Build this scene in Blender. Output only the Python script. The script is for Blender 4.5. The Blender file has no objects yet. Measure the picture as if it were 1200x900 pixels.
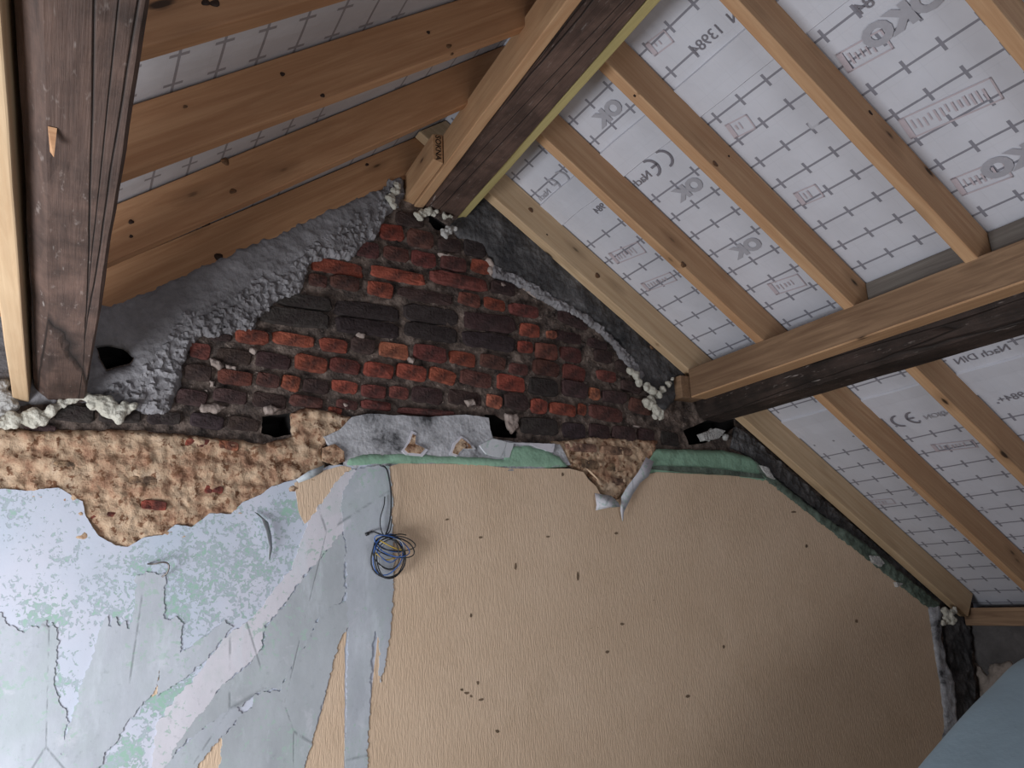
import bpy, bmesh, math, random
import numpy as np
from mathutils import Vector, Matrix, noise
from mathutils.geometry import delaunay_2d_cdt
random.seed(7)
C = bpy.context.scene.collection
PI = math.pi

# ------------------------------------------------------------------ camera, light, exposure
F_PX = 922.9
YAW, PITCH, ROLL = [math.radians(a) for a in (29.625, 15.302, -2.518)]
CAM = Vector((0.0, -3.0, 1.6))
fw = Vector((math.sin(YAW)*math.cos(PITCH), math.cos(YAW)*math.cos(PITCH), math.sin(PITCH)))
rt = fw.cross(Vector((0, 0, 1))).normalized()
up = rt.cross(fw)
R2 = rt*math.cos(ROLL) + up*math.sin(ROLL)
U2 = -rt*math.sin(ROLL) + up*math.cos(ROLL)
cd = bpy.data.cameras.new('camera'); cam = bpy.data.objects.new('camera', cd); C.objects.link(cam)
cd.sensor_fit = 'HORIZONTAL'; cd.sensor_width = 36.0; cd.lens = F_PX/1200*36.0
cd.clip_start = 0.05; cd.clip_end = 60
mw = Matrix((R2, U2, -fw)).transposed().to_4x4(); mw.translation = CAM
cam.matrix_world = mw
bpy.context.scene.camera = cam

sc = bpy.context.scene
sc.view_settings.view_transform = 'Standard'; sc.view_settings.look = 'None'
sc.view_settings.gamma = 1.0; sc.view_settings.use_curve_mapping = False
sc.view_settings.exposure = 0.45
w = bpy.data.worlds.new('world'); sc.world = w; w.use_nodes = True
w.node_tree.nodes['Background'].inputs[0].default_value = (0.80, 0.86, 1.0, 1)
w.node_tree.nodes['Background'].inputs[1].default_value = 0.15

def area(name, loc, target, sx, sy, power, col):
    l = bpy.data.lights.new(name, 'AREA'); l.shape = 'RECTANGLE'; l.size = sx; l.size_y = sy
    l.energy = power; l.color = col
    o = bpy.data.objects.new(name, l); C.objects.link(o); o.location = loc
    o.rotation_euler = (Vector(target)-Vector(loc)).to_track_quat('-Z', 'Y').to_euler()
    return o
area('window_daylight', (-1.35, -1.25, 0.85), (2.0, -0.75, 2.35), 1.2, 0.8, 60, (0.92, 0.96, 1.0))
area('rear_fill_light', (1.0, -4.4, 0.9), (1.6, 0, 2.6), 1.4, 1.0, 16, (0.95, 0.97, 1.0))  # weak fill light added behind the camera

# ------------------------------------------------------------------ helpers
def ray(px, py):
    return R2*((px-600)/F_PX) - U2*((py-450)/F_PX) + fw
def at(px, py, Y=0.0):                 # point of the plane y = Y
    d = ray(px, py); return CAM + d*((Y-CAM.y)/d.y)
def w2(px, py, Y=0.0):
    p = at(px, py, Y); return (p.x, p.z)
def P2(pts, Y=0.0): return [w2(x, y, Y) for x, y in pts]

def link(name, me, mat=None, parent=None):
    o = bpy.data.objects.new(name, me); C.objects.link(o)
    if mat: me.materials.append(mat)
    if parent: o.parent = parent
    return o
def tag(o, label=None, cat=None, group=None, kind=None):
    if label: o['label'] = label
    if cat: o['category'] = cat
    if group: o['group'] = group
    if kind: o['kind'] = kind
    return o
def empty(name, loc=(0, 0, 0)):
    o = bpy.data.objects.new(name, None); C.objects.link(o); o.location = loc; return o
def mesh(name, V, F, smooth=False):
    me = bpy.data.meshes.new(name); me.from_pydata([tuple(v) for v in V], [], F); me.update()
    if smooth:
        me.polygons.foreach_set('use_smooth', [True]*len(me.polygons))
    return me
def fixn(me):
    bm = bmesh.new(); bm.from_mesh(me); bmesh.ops.recalc_face_normals(bm, faces=bm.faces); bm.to_mesh(me); bm.free()

def fbm(x, y, z, o=4):
    return noise.fractal(Vector((x, y, z)), 0.9, 2.1, o)

def ragged(poly, amp, step=0.012, seed=0.0, close=True, sc1=22):
    out = []
    n = len(poly)
    for i in range(n):
        a = Vector(poly[i]); b = Vector(poly[(i+1) % n]); L = (b-a).length
        k = max(1, int(L/step)); nn = Vector((-(b-a).y, (b-a).x)).normalized()
        for j in range(k):
            p = a.lerp(b, j/k)
            d = amp*(noise.noise(Vector((p.x*sc1, p.y*sc1, seed))) + 0.6*noise.noise(Vector((p.x*sc1*3.2, p.y*sc1*3.2, seed+9))))
            out.append((p.x+nn.x*d, p.y+nn.y*d))
    return out

def inpoly(poly, X, Z):
    poly = np.array(poly); n = len(poly); c = np.zeros(len(X), bool)
    for i in range(n):
        x1, z1 = poly[i]; x2, z2 = poly[i-1]
        m = ((z1 > Z) != (z2 > Z))
        with np.errstate(divide='ignore', invalid='ignore'):
            xi = (x2-x1)*(Z-z1)/(z2-z1+1e-12)+x1
        c ^= (m & (X < xi))
    return c

def tri(poly, step, holes=(), fine=None):
    """triangulate an outline with inner points; fine=(outline, step) adds denser points"""
    pts = [Vector(p) for p in poly]; n = len(pts)
    edges = [(i, (i+1) % n) for i in range(n)]
    for h in holes:
        m = len(pts); pts += [Vector(p) for p in h]
        edges += [(m+i, m+(i+1) % len(h)) for i in range(len(h))]
    A = np.array(poly)
    def grid(lo, hi, s, inside, avoid=None):
        gx, gz = np.meshgrid(np.arange(lo[0], hi[0], s), np.arange(lo[1], hi[1], s))
        gx[1::2] += s*0.5
        gx = gx.ravel(); gz = gz.ravel()
        rs = np.random.RandomState(3)
        gx = gx+rs.uniform(-.25, .25, gx.shape)*s; gz = gz+rs.uniform(-.25, .25, gz.shape)*s
        k = inpoly(inside, gx, gz)
        if avoid is not None: k &= ~inpoly(avoid, gx, gz)
        return gx[k], gz[k]
    gx, gz = grid(A.min(0), A.max(0), step, poly, fine[0] if fine else None)
    if fine:
        B = np.array(fine[0]); hx, hz = grid(B.min(0), B.max(0), fine[1], fine[0])
        k = inpoly(poly, hx, hz); gx = np.concatenate([gx, hx[k]]); gz = np.concatenate([gz, hz[k]])
    # keep points clear of the outline
    s0 = step*0.35 if not fine else fine[1]*0.35
    keep = np.ones(len(gx), bool)
    for q in range(0, len(A), 200):
        d = np.min((gx[:, None]-A[None, q:q+200, 0])**2+(gz[:, None]-A[None, q:q+200, 1])**2, axis=1)
        keep &= d > s0*s0
    pts += [Vector((x, z)) for x, z in zip(gx[keep], gz[keep])]
    r = delaunay_2d_cdt(pts, edges, [], 1, 1e-6)
    V = np.array([(v.x, v.y) for v in r[0]]); F = [tuple(f) for f in r[2]]
    cen = np.array([V[list(f)].mean(0) for f in F])
    ok = inpoly(poly, cen[:, 0], cen[:, 1])
    for h in holes: ok &= ~inpoly(h, cen[:, 0], cen[:, 1])
    F = [f for f, k in zip(F, ok) if k]
    return V, F

def slab(name, poly, yf, yb, mat, parent, step=0.02, amp=0.0, nsc=30, rag=0.0, rstep=0.012, edge=0.0,
         holes=(), smooth=True, fine=None, yfun=None, mask=None, seed=0.0, xf=None, ragsc=22):
    """a layer on the gable wall: outline in wall (x, z), front near y=yf, skirt back to y=yb"""
    if rag: poly = ragged(poly, rag, rstep, seed, sc1=ragsc)
    V, F = tri(poly, step, holes, fine)
    bnd = np.array(list(poly)+[p for h in holes for p in h])
    # boundary edges -> skirt
    cnt = {}
    for f in F:
        for i in range(3):
            e = (f[i], f[(i+1) % 3]); k = tuple(sorted(e))
            cnt.setdefault(k, []).append(e)
    be = [v[0] for v in cnt.values() if len(v) == 1]
    bset = set(i for e in be for i in e)
    dist = np.full(len(V), 1.0)
    if edge:
        for q in range(0, len(bnd), 200):
            d = np.sqrt(np.min((V[:, 0][:, None]-bnd[None, q:q+200, 0])**2+(V[:, 1][:, None]-bnd[None, q:q+200, 1])**2, axis=1))
            dist = np.minimum(dist, d)
    P = []
    for i, (x, z) in enumerate(V):
        y = yf
        if amp: y -= amp*fbm(x*nsc, seed, z*nsc, 4)
        if edge:
            t = min(1.0, dist[i]/edge); y += (1-t)**2*abs(yf-yb)*0.55
        if yfun: y += yfun(x, z)
        P.append((x, y, z))
    n0 = len(P); mp = {}
    tp = {}
    for i in bset:
        mp[i] = len(P); P.append((P[i][0], yb, P[i][2]))
        tp[i] = i
        if not edge: tp[i] = len(P); P.append(P[i])
    FF = [(f[0], f[1], f[2]) for f in F]
    nf = len(FF)
    for a, b in be: FF.append((tp[b], tp[a], mp[a], mp[b]))
    if xf: P = [xf(p) for p in P]
    me = mesh(name, P, FF)
    fixn(me)
    if smooth:
        me.polygons.foreach_set('use_smooth', [i < nf for i in range(len(me.polygons))])
    if mask:
        at_ = me.attributes.new('mask', 'FLOAT', 'POINT')
        at_.data.foreach_set('value', [mask(p[0], p[2]) for p in P])
    return link(name, me, mat, parent)

# ------------------------------------------------------------------ materials
def mat(name, rough=0.85, spec=0.3):
    m = bpy.data.materials.new(name); m.use_nodes = True
    b = m.node_tree.nodes['Principled BSDF']; b.inputs['Roughness'].default_value = rough
    b.inputs['Specular IOR Level'].default_value = spec
    return m, m.node_tree, b
class N:
    def __init__(s, nt): s.nt = nt
    def n(s, t, **k):
        x = s.nt.nodes.new(t)
        for a, b in k.items(): setattr(x, a, b)
        return x
    def l(s, a, b): s.nt.links.new(a, b)
    def coord(s, scale=(1, 1, 1), rot=(0, 0, 0), kind='Object'):
        t = s.n('ShaderNodeTexCoord'); m = s.n('ShaderNodeMapping')
        m.inputs['Scale'].default_value = scale; m.inputs['Rotation'].default_value = rot
        s.l(t.outputs[kind], m.inputs[0]); return m.outputs[0]
    def noise(s, v, sc, det=4, rough=.6, dist=0.0):
        x = s.n('ShaderNodeTexNoise'); x.inputs['Scale'].default_value = sc; x.inputs['Detail'].default_value = det
        x.inputs['Roughness'].default_value = rough; x.inputs['Distortion'].default_value = dist
        s.l(v, x.inputs['Vector']); return x.outputs['Fac']
    def ramp(s, f, stops, interp='LINEAR'):
        x = s.n('ShaderNodeValToRGB'); cr = x.color_ramp; cr.interpolation = interp
        while len(cr.elements) < len(stops): cr.elements.new(0.5)
        for e, (p, c) in zip(cr.elements, stops):
            e.position = p; e.color = (c[0], c[1], c[2], 1) if len(c) == 3 else c
        s.l(f, x.inputs[0]); return x.outputs[0]
    def mix(s, f, a, b, mode='MIX'):
        x = s.n('ShaderNodeMix', data_type='RGBA', blend_type=mode)
        for i, v in ((0, f), (6, a), (7, b)):
            if isinstance(v, (int, float)): x.inputs[i].default_value = v
            elif isinstance(v, tuple): x.inputs[i].default_value = (v[0], v[1], v[2], 1)
            else: s.l(v, x.inputs[i])
        return x.outputs[2]
    def m(s, op, a, b=0.0, c=0.0):
        x = s.n('ShaderNodeMath', operation=op)
        for i, v in enumerate((a, b, c)):
            if isinstance(v, (int, float)): x.inputs[i].default_value = v
            else: s.l(v, x.inputs[i])
        return x.outputs[0]
    def bump(s, h, strength, dist, bs):
        x = s.n('ShaderNodeBump'); x.inputs['Strength'].default_value = strength; x.inputs['Distance'].default_value = dist
        s.l(h, x.inputs['Height']); s.l(x.outputs[0], bs.inputs['Normal'])

def pine(name, c1, c2, seed=0.0, knots=True):
    m, nt, b = mat(name, 0.62, 0.3); g = N(nt)
    info = g.n('ShaderNodeObjectInfo')
    add = g.n('ShaderNodeVectorMath', operation='ADD')
    tc = g.n('ShaderNodeTexCoord'); g.l(tc.outputs['Object'], add.inputs[0])
    mul = g.m('MULTIPLY', info.outputs['Random'], 37.0); cmb = g.n('ShaderNodeCombineXYZ')
    for i in range(3): g.l(mul, cmb.inputs[i])
    g.l(cmb.outputs[0], add.inputs[1])
    mp = g.n('ShaderNodeMapping'); mp.inputs['Scale'].default_value = (1.2, 22, 22); g.l(add.outputs[0], mp.inputs[0])
    n1 = g.noise(mp.outputs[0], 1.6, 5, .6, 1.1)
    mp2 = g.n('ShaderNodeMapping'); mp2.inputs['Scale'].default_value = (2, 120, 120); g.l(add.outputs[0], mp2.inputs[0])
    n2 = g.noise(mp2.outputs[0], 1.0, 3, .6, .3)
    n3 = g.noise(add.outputs[0], 1.4, 3, .6)
    base = g.ramp(n1, [(0.33, c2), (0.5, [ (a+b_)/2 for a, b_ in zip(c1, c2)]), (0.66, c1)])
    base = g.mix(g.ramp(n2, [(0.35, (0.25, .25, .25)), (0.6, (0, 0, 0))]), base, tuple(v*0.72 for v in c2))
    base = g.mix(g.ramp(n3, [(0.45, (0, 0, 0)), (0.75, (0.5, .5, .5))]), base, tuple(v*0.8 for v in c2))
    h = n2
    if knots:
        mp3 = g.n('ShaderNodeMapping'); mp3.inputs['Scale'].default_value = (3.2, 9, 9); g.l(add.outputs[0], mp3.inputs[0])
        v = g.n('ShaderNodeTexVoronoi'); v.inputs['Scale'].default_value = 1.0; g.l(mp3.outputs[0], v.inputs['Vector'])
        sep = g.n('ShaderNodeSeparateColor'); g.l(v.outputs['Color'], sep.inputs[0])
        gate = g.m('GREATER_THAN', sep.outputs[0], 0.5)
        d = g.m('ADD', v.outputs['Distance'], g.m('MULTIPLY', g.m('SUBTRACT', n1, .5), .12))
        k1 = g.m('MULTIPLY', g.ramp(d, [(0.05, (1, 1, 1)), (0.10, (0, 0, 0))]), gate)
        k2 = g.m('MULTIPLY', g.ramp(d, [(0.08, (.55, .55, .55)), (0.30, (0, 0, 0))]), gate)
        base = g.mix(k2, base, tuple(v_*0.55 for v_ in c2))
        base = g.mix(k1, base, (0.045, 0.025, 0.015))
    g.l(base, b.inputs['Base Color']); g.bump(h, .25, .002, b)
    return m
M_PINE = pine('pine', (0.54, 0.345, 0.20), (0.42, 0.235, 0.125))
M_PINE_PALE = pine('pale_pine', (0.60, 0.44, 0.28), (0.49, 0.33, 0.195))
M_PINE_WARM = pine('warm_pine', (0.48, 0.27, 0.145), (0.36, 0.18, 0.09))
M_PINE_BROWN = pine('brown_pine', (0.30, 0.19, 0.115), (0.17, 0.10, 0.06))  # darker, browner pine tones
M_PINE_GREEN = pine('impregnated_pine', (0.44, 0.37, 0.17), (0.35, 0.28, 0.12), knots=False)
M_GREYWOOD = pine('weathered_wood', (0.20, 0.18, 0.16), (0.12, 0.10, 0.09), knots=False)

def oldwood(name, c1, c2):
    m, nt, b = mat(name, 0.7, 0.3); g = N(nt)
    n1 = g.noise(g.coord((1.5, 14, 14)), 2.0, 6, .65, .8)
    n2 = g.noise(g.coord((1, 1, 1)), 7.0, 5, .65)
    n3 = g.noise(g.coord((3, 110, 110)), 1.0, 4, .7)
    base = g.ramp(n1, [(0.35, c2), (0.65, c1)])
    base = g.mix(g.ramp(n2, [(.42, (0, 0, 0)), (.7, (.75, .75, .75))]), base, tuple(v*.35 for v in c2))
    n4 = g.noise(g.coord((9, 30, 30), (0, 0, .5)), 2.0, 3, .7)
    base = g.mix(g.ramp(n4, [(.62, (0, 0, 0)), (.76, (.45, .45, .45))]), base, (0.34, 0.29, 0.27))
    n7 = g.noise(g.coord((1, 1, 1)), 3.2, 4, .6, .5)
    base = g.mix(g.ramp(n7, [(.50, (0, 0, 0)), (.68, (.3, .3, .3))]), base, tuple(v*1.7 for v in c1))
    sc_ = g.noise(g.coord((8, 60, 60), (0, 0, .9)), 1.0, 2, .5)
    base = g.mix(g.ramp(sc_, [(.72, (0, 0, 0)), (.76, (.5, .5, .5))]), base, (0.40, 0.36, 0.34))
    cr = g.n('ShaderNodeTexVoronoi', feature='DISTANCE_TO_EDGE'); cr.inputs['Scale'].default_value = 1.0
    g.l(g.coord((0.22, 13, 13)), cr.inputs['Vector'])
    crack = g.ramp(cr.outputs['Distance'], [(0.0, (1, 1, 1)), (0.02, (0, 0, 0))])
    base = g.mix(crack, base, (0.012, 0.008, 0.007))
    g.l(base, b.inputs['Base Color'])
    h = g.m('SUBTRACT', g.m('ADD', n3, g.m('MULTIPLY', n2, 1.5)), g.m('MULTIPLY', crack, 3.0))
    g.bump(h, .55, .004, b)
    return m
M_OLD = oldwood('old_oak', (0.115, 0.070, 0.055), (0.055, 0.034, 0.028))
M_OLD2 = oldwood('old_dark_oak', (0.050, 0.033, 0.028), (0.020, 0.014, 0.012))

def membrane(name, col, dark):
    m, nt, b = mat(name, 0.55, 0.35); g = N(nt)
    tc = g.n('ShaderNodeTexCoord'); sp = g.n('ShaderNodeSeparateXYZ'); g.l(tc.outputs['Object'], sp.inputs[0])
    u, v = sp.outputs[0], sp.outputs[1]     # u along the ridge, v down the slope
    below = g.m('GREATER_THAN', v, 2.0)
    v0 = g.m('ADD', v, g.m('MULTIPLY', below, -(2.308-0.035-18*.1235)))
    fv = g.m('SUBTRACT', g.m('FRACT', g.m('DIVIDE', g.m('ADD', v0, -0.035+0.06175+1.235), 0.1235)), 0.5)
    fu = g.m('SUBTRACT', g.m('FRACT', g.m('DIVIDE', g.m('ADD', u, -0.115+0.0625+1.25), 0.125)), 0.5)
    av = g.m('MULTIPLY', g.m('ABSOLUTE', fv), .1235); au = g.m('MULTIPLY', g.m('ABSOLUTE', fu), .125)
    line = g.m('LESS_THAN', av, 0.0042)
    tick = g.m('MULTIPLY', g.m('LESS_THAN', av, 0.027), g.m('LESS_THAN', au, 0.0058))
    pr = g.m('MAXIMUM', line, tick)
    # lines broken here and there
    br = g.n('ShaderNodeTexNoise'); br.inputs['Scale'].default_value = 9; br.inputs['Detail'].default_value = 1
    g.l(tc.outputs['Object'], br.inputs['Vector'])
    pr = g.m('MULTIPLY', pr, g.ramp(br.outputs['Fac'], [(.27, (.2, .2, .2)), (.31, (1, 1, 1))]))
    # lap joints of the sheets carry no print
    def band(a, c): return g.m('MULTIPLY', g.m('GREATER_THAN', v, a), g.m('LESS_THAN', v, c))
    lap = g.m('MAXIMUM', band(.225, .375), band(1.93, 2.20))
    for (ua, ub, va, vb) in ((1.258, 1.50, .10, .22), (.56, .95, .37, .46), (1.745, 1.92, .0, .06), (1.08, 1.34, 1.82, 1.95), (.0, .5, .37, .46)):
        lap = g.m('MAXIMUM', lap, g.m('MULTIPLY', band(va, vb), g.m('MULTIPLY', g.m('GREATER_THAN', u, ua), g.m('LESS_THAN', u, ub))))
    pr = g.m('MULTIPLY', pr, g.m('SUBTRACT', 1.0, lap))
    n1 = g.noise(tc.outputs['Object'], 3.0, 4, .6)
    base = g.mix(g.ramp(n1, [(.3, (0, 0, 0)), (.7, (1, 1, 1))]), col, tuple(c*.88 for c in col))
    n5 = g.noise(tc.outputs['Object'], 300.0, 2, .5)
    base = g.mix(g.m('MULTIPLY', pr, 0.86), base, dark)
    # faint ghost grid seen through the sheet
    f2 = g.m('ABSOLUTE', g.m('SUBTRACT', g.m('FRACT', g.m('DIVIDE', g.m('ADD', u, 10.03), 0.125)), .5))
    f3 = g.m('ABSOLUTE', g.m('SUBTRACT', g.m('FRACT', g.m('DIVIDE', g.m('ADD', v, 10.0), 0.1235)), .5))
    gh = g.m('MAXIMUM', g.m('LESS_THAN', f2, .012), g.m('LESS_THAN', f3, .012))
    base = g.mix(g.m('MULTIPLY', gh, .06), base, dark)
    g.l(base, b.inputs['Base Color'])
    wv = g.noise(g.coord((3, 1.2, 1)), 4.0, 3, .5)
    g.bump(g.m('ADD', wv, g.m('MULTIPLY', n5, .02)), .35, .02, b)
    b.inputs['Sheen Weight'].default_value = 0.0
    return m
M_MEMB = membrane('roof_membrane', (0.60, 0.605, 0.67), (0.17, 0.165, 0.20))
M_MEMB_L = membrane('roof_membrane_shaded', (0.50, 0.48, 0.50), (0.20, 0.18, 0.19))  # same membrane, duller: the left slope's shade is put into the colour
def flat(name, col, rough=.8, bump=0, nsc=40, var=.25, spec=.3):
    m, nt, b = mat(name, rough, spec); g = N(nt)
    n1 = g.noise(g.coord(), nsc, 5, .65)
    g.l(g.mix(g.ramp(n1, [(.3, (0, 0, 0)), (.7, (1, 1, 1))]), col, tuple(c*(1-var) for c in col)), b.inputs['Base Color'])
    if bump: g.bump(n1, .5, bump, b)
    return m
M_INK = flat('print_grey', (0.38, 0.375, 0.42), .6, var=.1)
M_INK_D = flat('print_dark', (0.20, 0.19, 0.22), .6, var=.1)
M_INK_P = flat('print_pink', (0.50, 0.435, 0.475), .6, var=.1)
M_INK_W = flat('print_pale', (0.55, 0.51, 0.55), .6, var=.1)
M_BLACK = flat('stamp_black', (0.03, 0.02, 0.015), .6)
M_HOLE = flat('hole_black', (0.012, 0.010, 0.010), .95, .004, 25)

def brickmat():
    m, nt, b = mat('brick_clay', 0.9, 0.15); g = N(nt)
    info = g.n('ShaderNodeObjectInfo')
    n1 = g.noise(g.coord(), 28, 6, .7); n2 = g.noise(g.coord(), 9, 4, .6); n3 = g.noise(g.coord(), 90, 4, .7)
    base = g.mix(g.ramp(n1, [(.35, (0, 0, 0)), (.65, (.75, .75, .75))]), info.outputs['Color'],
                 g.mix(1.0, info.outputs['Color'], (.42, .36, .36), 'MULTIPLY'))
    base = g.mix(g.ramp(n2, [(.50, (0, 0, 0)), (.64, (.7, .7, .7))]), base, (0.035, 0.026, 0.026))
    base = g.mix(g.ramp(n3, [(.66, (0, 0, 0)), (.74, (.45, .45, .45))]), base, (0.30, 0.24, 0.21))
    g.l(base, b.inputs['Base Color']); g.bump(g.m('ADD', n1, g.m('MULTIPLY', n3, .5)), 1.0, .012, b)
    return m
M_BRICK = brickmat()
def mortarmat():
    m, nt, b = mat('old_mortar', 0.95, 0.1); g = N(nt)
    n1 = g.noise(g.coord(), 16, 6, .7); n2 = g.noise(g.coord(), 55, 4, .7); n3 = g.noise(g.coord(), 5, 3, .6)
    base = g.ramp(n1, [(.34, (.030, .025, .024)), (.50, (.12, .092, .080)), (.68, (.26, .20, .17))])
    base = g.mix(g.ramp(n2, [(.62, (0, 0, 0)), (.70, (.8, .8, .8))]), base, (0.42, 0.34, 0.30))
    base = g.mix(g.ramp(n3, [(.5, (0, 0, 0)), (.7, (.6, .6, .6))]), base, (.035, .03, .03))
    g.l(base, b.inputs['Base Color']); g.bump(g.m('ADD', n1, n2), .9, .012, b)
    return m
M_MORTAR = mortarmat()
def plastermat(name, stops, sc=12, bscale=40, bd=.01, speck=None):
    m, nt, b = mat(name, 0.95, 0.12); g = N(nt)
    n1 = g.noise(g.coord(), sc, 6, .68, .3); n2 = g.noise(g.coord(), bscale, 5, .7)
    v = g.n('ShaderNodeTexVoronoi'); v.inputs['Scale'].default_value = bscale*1.1
    g.l(g.coord((1, 1, 1)), v.inputs['Vector'])
    base = g.ramp(n1, stops)
    if speck: base = g.mix(g.ramp(n2, [(speck[1], (0, 0, 0)), (speck[1]+.06, (1, 1, 1))]), base, speck[0])
    g.l(base, b.inputs['Base Color'])
    g.bump(g.m('ADD', n2, g.m('MULTIPLY', v.outputs['Distance'], .6)), 1.0, bd, b)
    return m
M_SOOT = plastermat('grey_cement_render', [(.3, (.12, .112, .118)), (.5, (.215, .205, .215)), (.72, (.33, .32, .34))], 3.5, 38, .007)
M_RENDER_D = plastermat('dark_render', [(.3, (.035, .035, .038)), (.52, (.085, .082, .085)), (.74, (.19, .185, .19))], 8, 34, .010)
M_LIME = plastermat('tan_lime_plaster', [(.30, (.20, .10, .065)), (.42, (.36, .22, .145)), (.54, (.47, .335, .23)), (.75, (.52, .40, .30))], 13, 30, .009, ((.17, .085, .05), .545))
M_COVE = plastermat('smoke_stained_plaster', [(.34, (.06, .06, .065)), (.45, (.30, .30, .32)), (.6, (.47, .47, .50)), (.8, (.56, .56, .60))], 9, 60, .003)
M_GREEN = plastermat('green_distemper', [(.3, (.21, .34, .25)), (.6, (.27, .43, .32)), (.8, (.34, .50, .39))], 8, 60, .002)
M_GREEN_D = plastermat('dirty_green_plaster', [(.3, (.06, .075, .062)), (.55, (.13, .165, .135)), (.8, (.24, .30, .25))], 14, 50, .004)
M_FOAM = plastermat('expanding_foam', [(.3, (.40, .38, .32)), (.7, (.58, .56, .50))], 10, 70, .006)
M_FOAM_G = plastermat('greyed_mortar_blob', [(.3, (.30, .29, .28)), (.7, (.55, .54, .53))], 14, 70, .008)
M_SPLASH = plastermat('lime_splash', [(.3, (.22, .17, .15)), (.7, (.42, .35, .32))], 20, 70, .004)
M_KNEE = plastermat('knee_wall_render', [(.3, (.06, .055, .055)), (.7, (.13, .12, .12))], 6, 30, .006)
M_KNEEP = plastermat('knee_wall_plaster', [(.3, (.16, .13, .11)), (.7, (.34, .29, .26))], 10, 30, .01)

def paintmat():
    m, nt, b = mat('flaking_distemper', 0.9, 0.15); g = N(nt)
    att = g.n('ShaderNodeAttribute'); att.attribute_name = 'mask'
    co = g.coord()
    nA = g.noise(co, 2.2, 3, .5); nB = g.noise(co, 75, 3, .55, .5); nC = g.noise(co, 20, 4, .6, .3)
    base = g.ramp(nA, [(.35, (.47, .53, .63)), (.65, (.56, .57, .66))])
    # dull flecks everywhere, green ones where the mask is high
    f = g.m('ADD', g.m('MULTIPLY', nB, .6), g.m('MULTIPLY', nC, .4))
    f = g.m('ADD', f, g.m('MULTIPLY', g.m('SUBTRACT', att.outputs['Fac'], .5), .22))
    flake = g.ramp(f, [(.535, (0, 0, 0)), (.547, (1, 1, 1))])
    gcol = g.ramp(nC, [(.42, (.30, .41, .38)), (.55, (.36, .42, .46))])
    deep = g.ramp(f, [(.61, (0, 0, 0)), (.64, (1, 1, 1))])
    gcol = g.mix(deep, gcol, (.27, .45, .35))
    base = g.mix(g.m('MULTIPLY', flake, .85), base, gcol)
    n6 = g.noise(co, 5, 5, .7)
    base = g.mix(g.ramp(n6, [(.55, (0, 0, 0)), (.8, (.35, .35, .35))]), base, (.38, .42, .48))
    g.l(base, b.inputs['Base Color'])
    g.bump(g.m('SUBTRACT', g.m('MULTIPLY', g.noise(co, 60, 4, .6), .3), flake), .5, .002, b)
    return m
M_PAINT = paintmat()
def papermat(name, col, var=.12):
    m, nt, b = mat(name, 0.9, 0.12); g = N(nt)
    co = g.coord()
    n1 = g.noise(g.coord((1, 1, .45)), 5, 6, .7); n2 = g.noise(g.coord((26, 1, 8)), 4, 5, .7); n5 = g.noise(co, 45, 4, .65)
    base = g.mix(g.ramp(n1, [(.3, (0, 0, 0)), (.7, (1, 1, 1))]), col, tuple(c*(1-var*2.2) for c in col))
    n3 = g.noise(co, 2.6, 4, .65, .6); n4 = g.noise(co, 7, 5, .7, .5)
    base = g.mix(g.ramp(n3, [(.50, (0, 0, 0)), (.70, (.45, .45, .45))]), base, (.38, .46, .44))
    base = g.mix(g.ramp(n4, [(.58, (0, 0, 0)), (.72, (.6, .6, .6))]), base, (.60, .60, .66))
    base = g.mix(g.ramp(n5, [(.60, (0, 0, 0)), (.72, (.35, .35, .35))]), base, (.25, .28, .30))
    fl = g.noise(co, 48, 4, .6, .4); ar = g.noise(co, 3.4, 3, .6)
    fk = g.ramp(g.m('ADD', g.m('MULTIPLY', fl, .6), g.m('MULTIPLY', ar, .45)), [(.60, (0, 0, 0)), (.615, (.8, .8, .8))])
    base = g.mix(fk, base, (.36, .47, .43))
    n8 = g.noise(g.coord((1, 1, .3), (0, .5, 0)), 9, 5, .7)
    base = g.mix(g.ramp(n8, [(.56, (0, 0, 0)), (.70, (.55, .55, .55))]), base, (.58, .62, .68))
    v = g.n('ShaderNodeTexVoronoi', feature='DISTANCE_TO_EDGE'); v.inputs['Scale'].default_value = 3.3
    g.l(g.coord((1.0, 1, .5), (0, .5, 0)), v.inputs['Vector'])
    cr = g.m('MULTIPLY', g.ramp(v.outputs['Distance'], [(0, (1, 1, 1)), (.012, (0, 0, 0))]), g.ramp(n4, [(.45, (0, 0, 0)), (.55, (1, 1, 1))]))
    base = g.mix(g.m('MULTIPLY', cr, .6), base, (.16, .18, .19))
    g.l(base, b.inputs['Base Color']); g.bump(g.m('SUBTRACT', g.m('ADD', n1, g.m('MULTIPLY', n5, .3)), g.m('MULTIPLY', cr, .5)), .4, .004, b)
    return m
M_LINE = papermat('lining_paper', (.51, .54, .60))
M_LINE2 = papermat('lining_paper_grey', (.47, .50, .54))
M_LINE3 = papermat('lining_paper_pinkish', (.64, .62, .68), .06)
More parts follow.
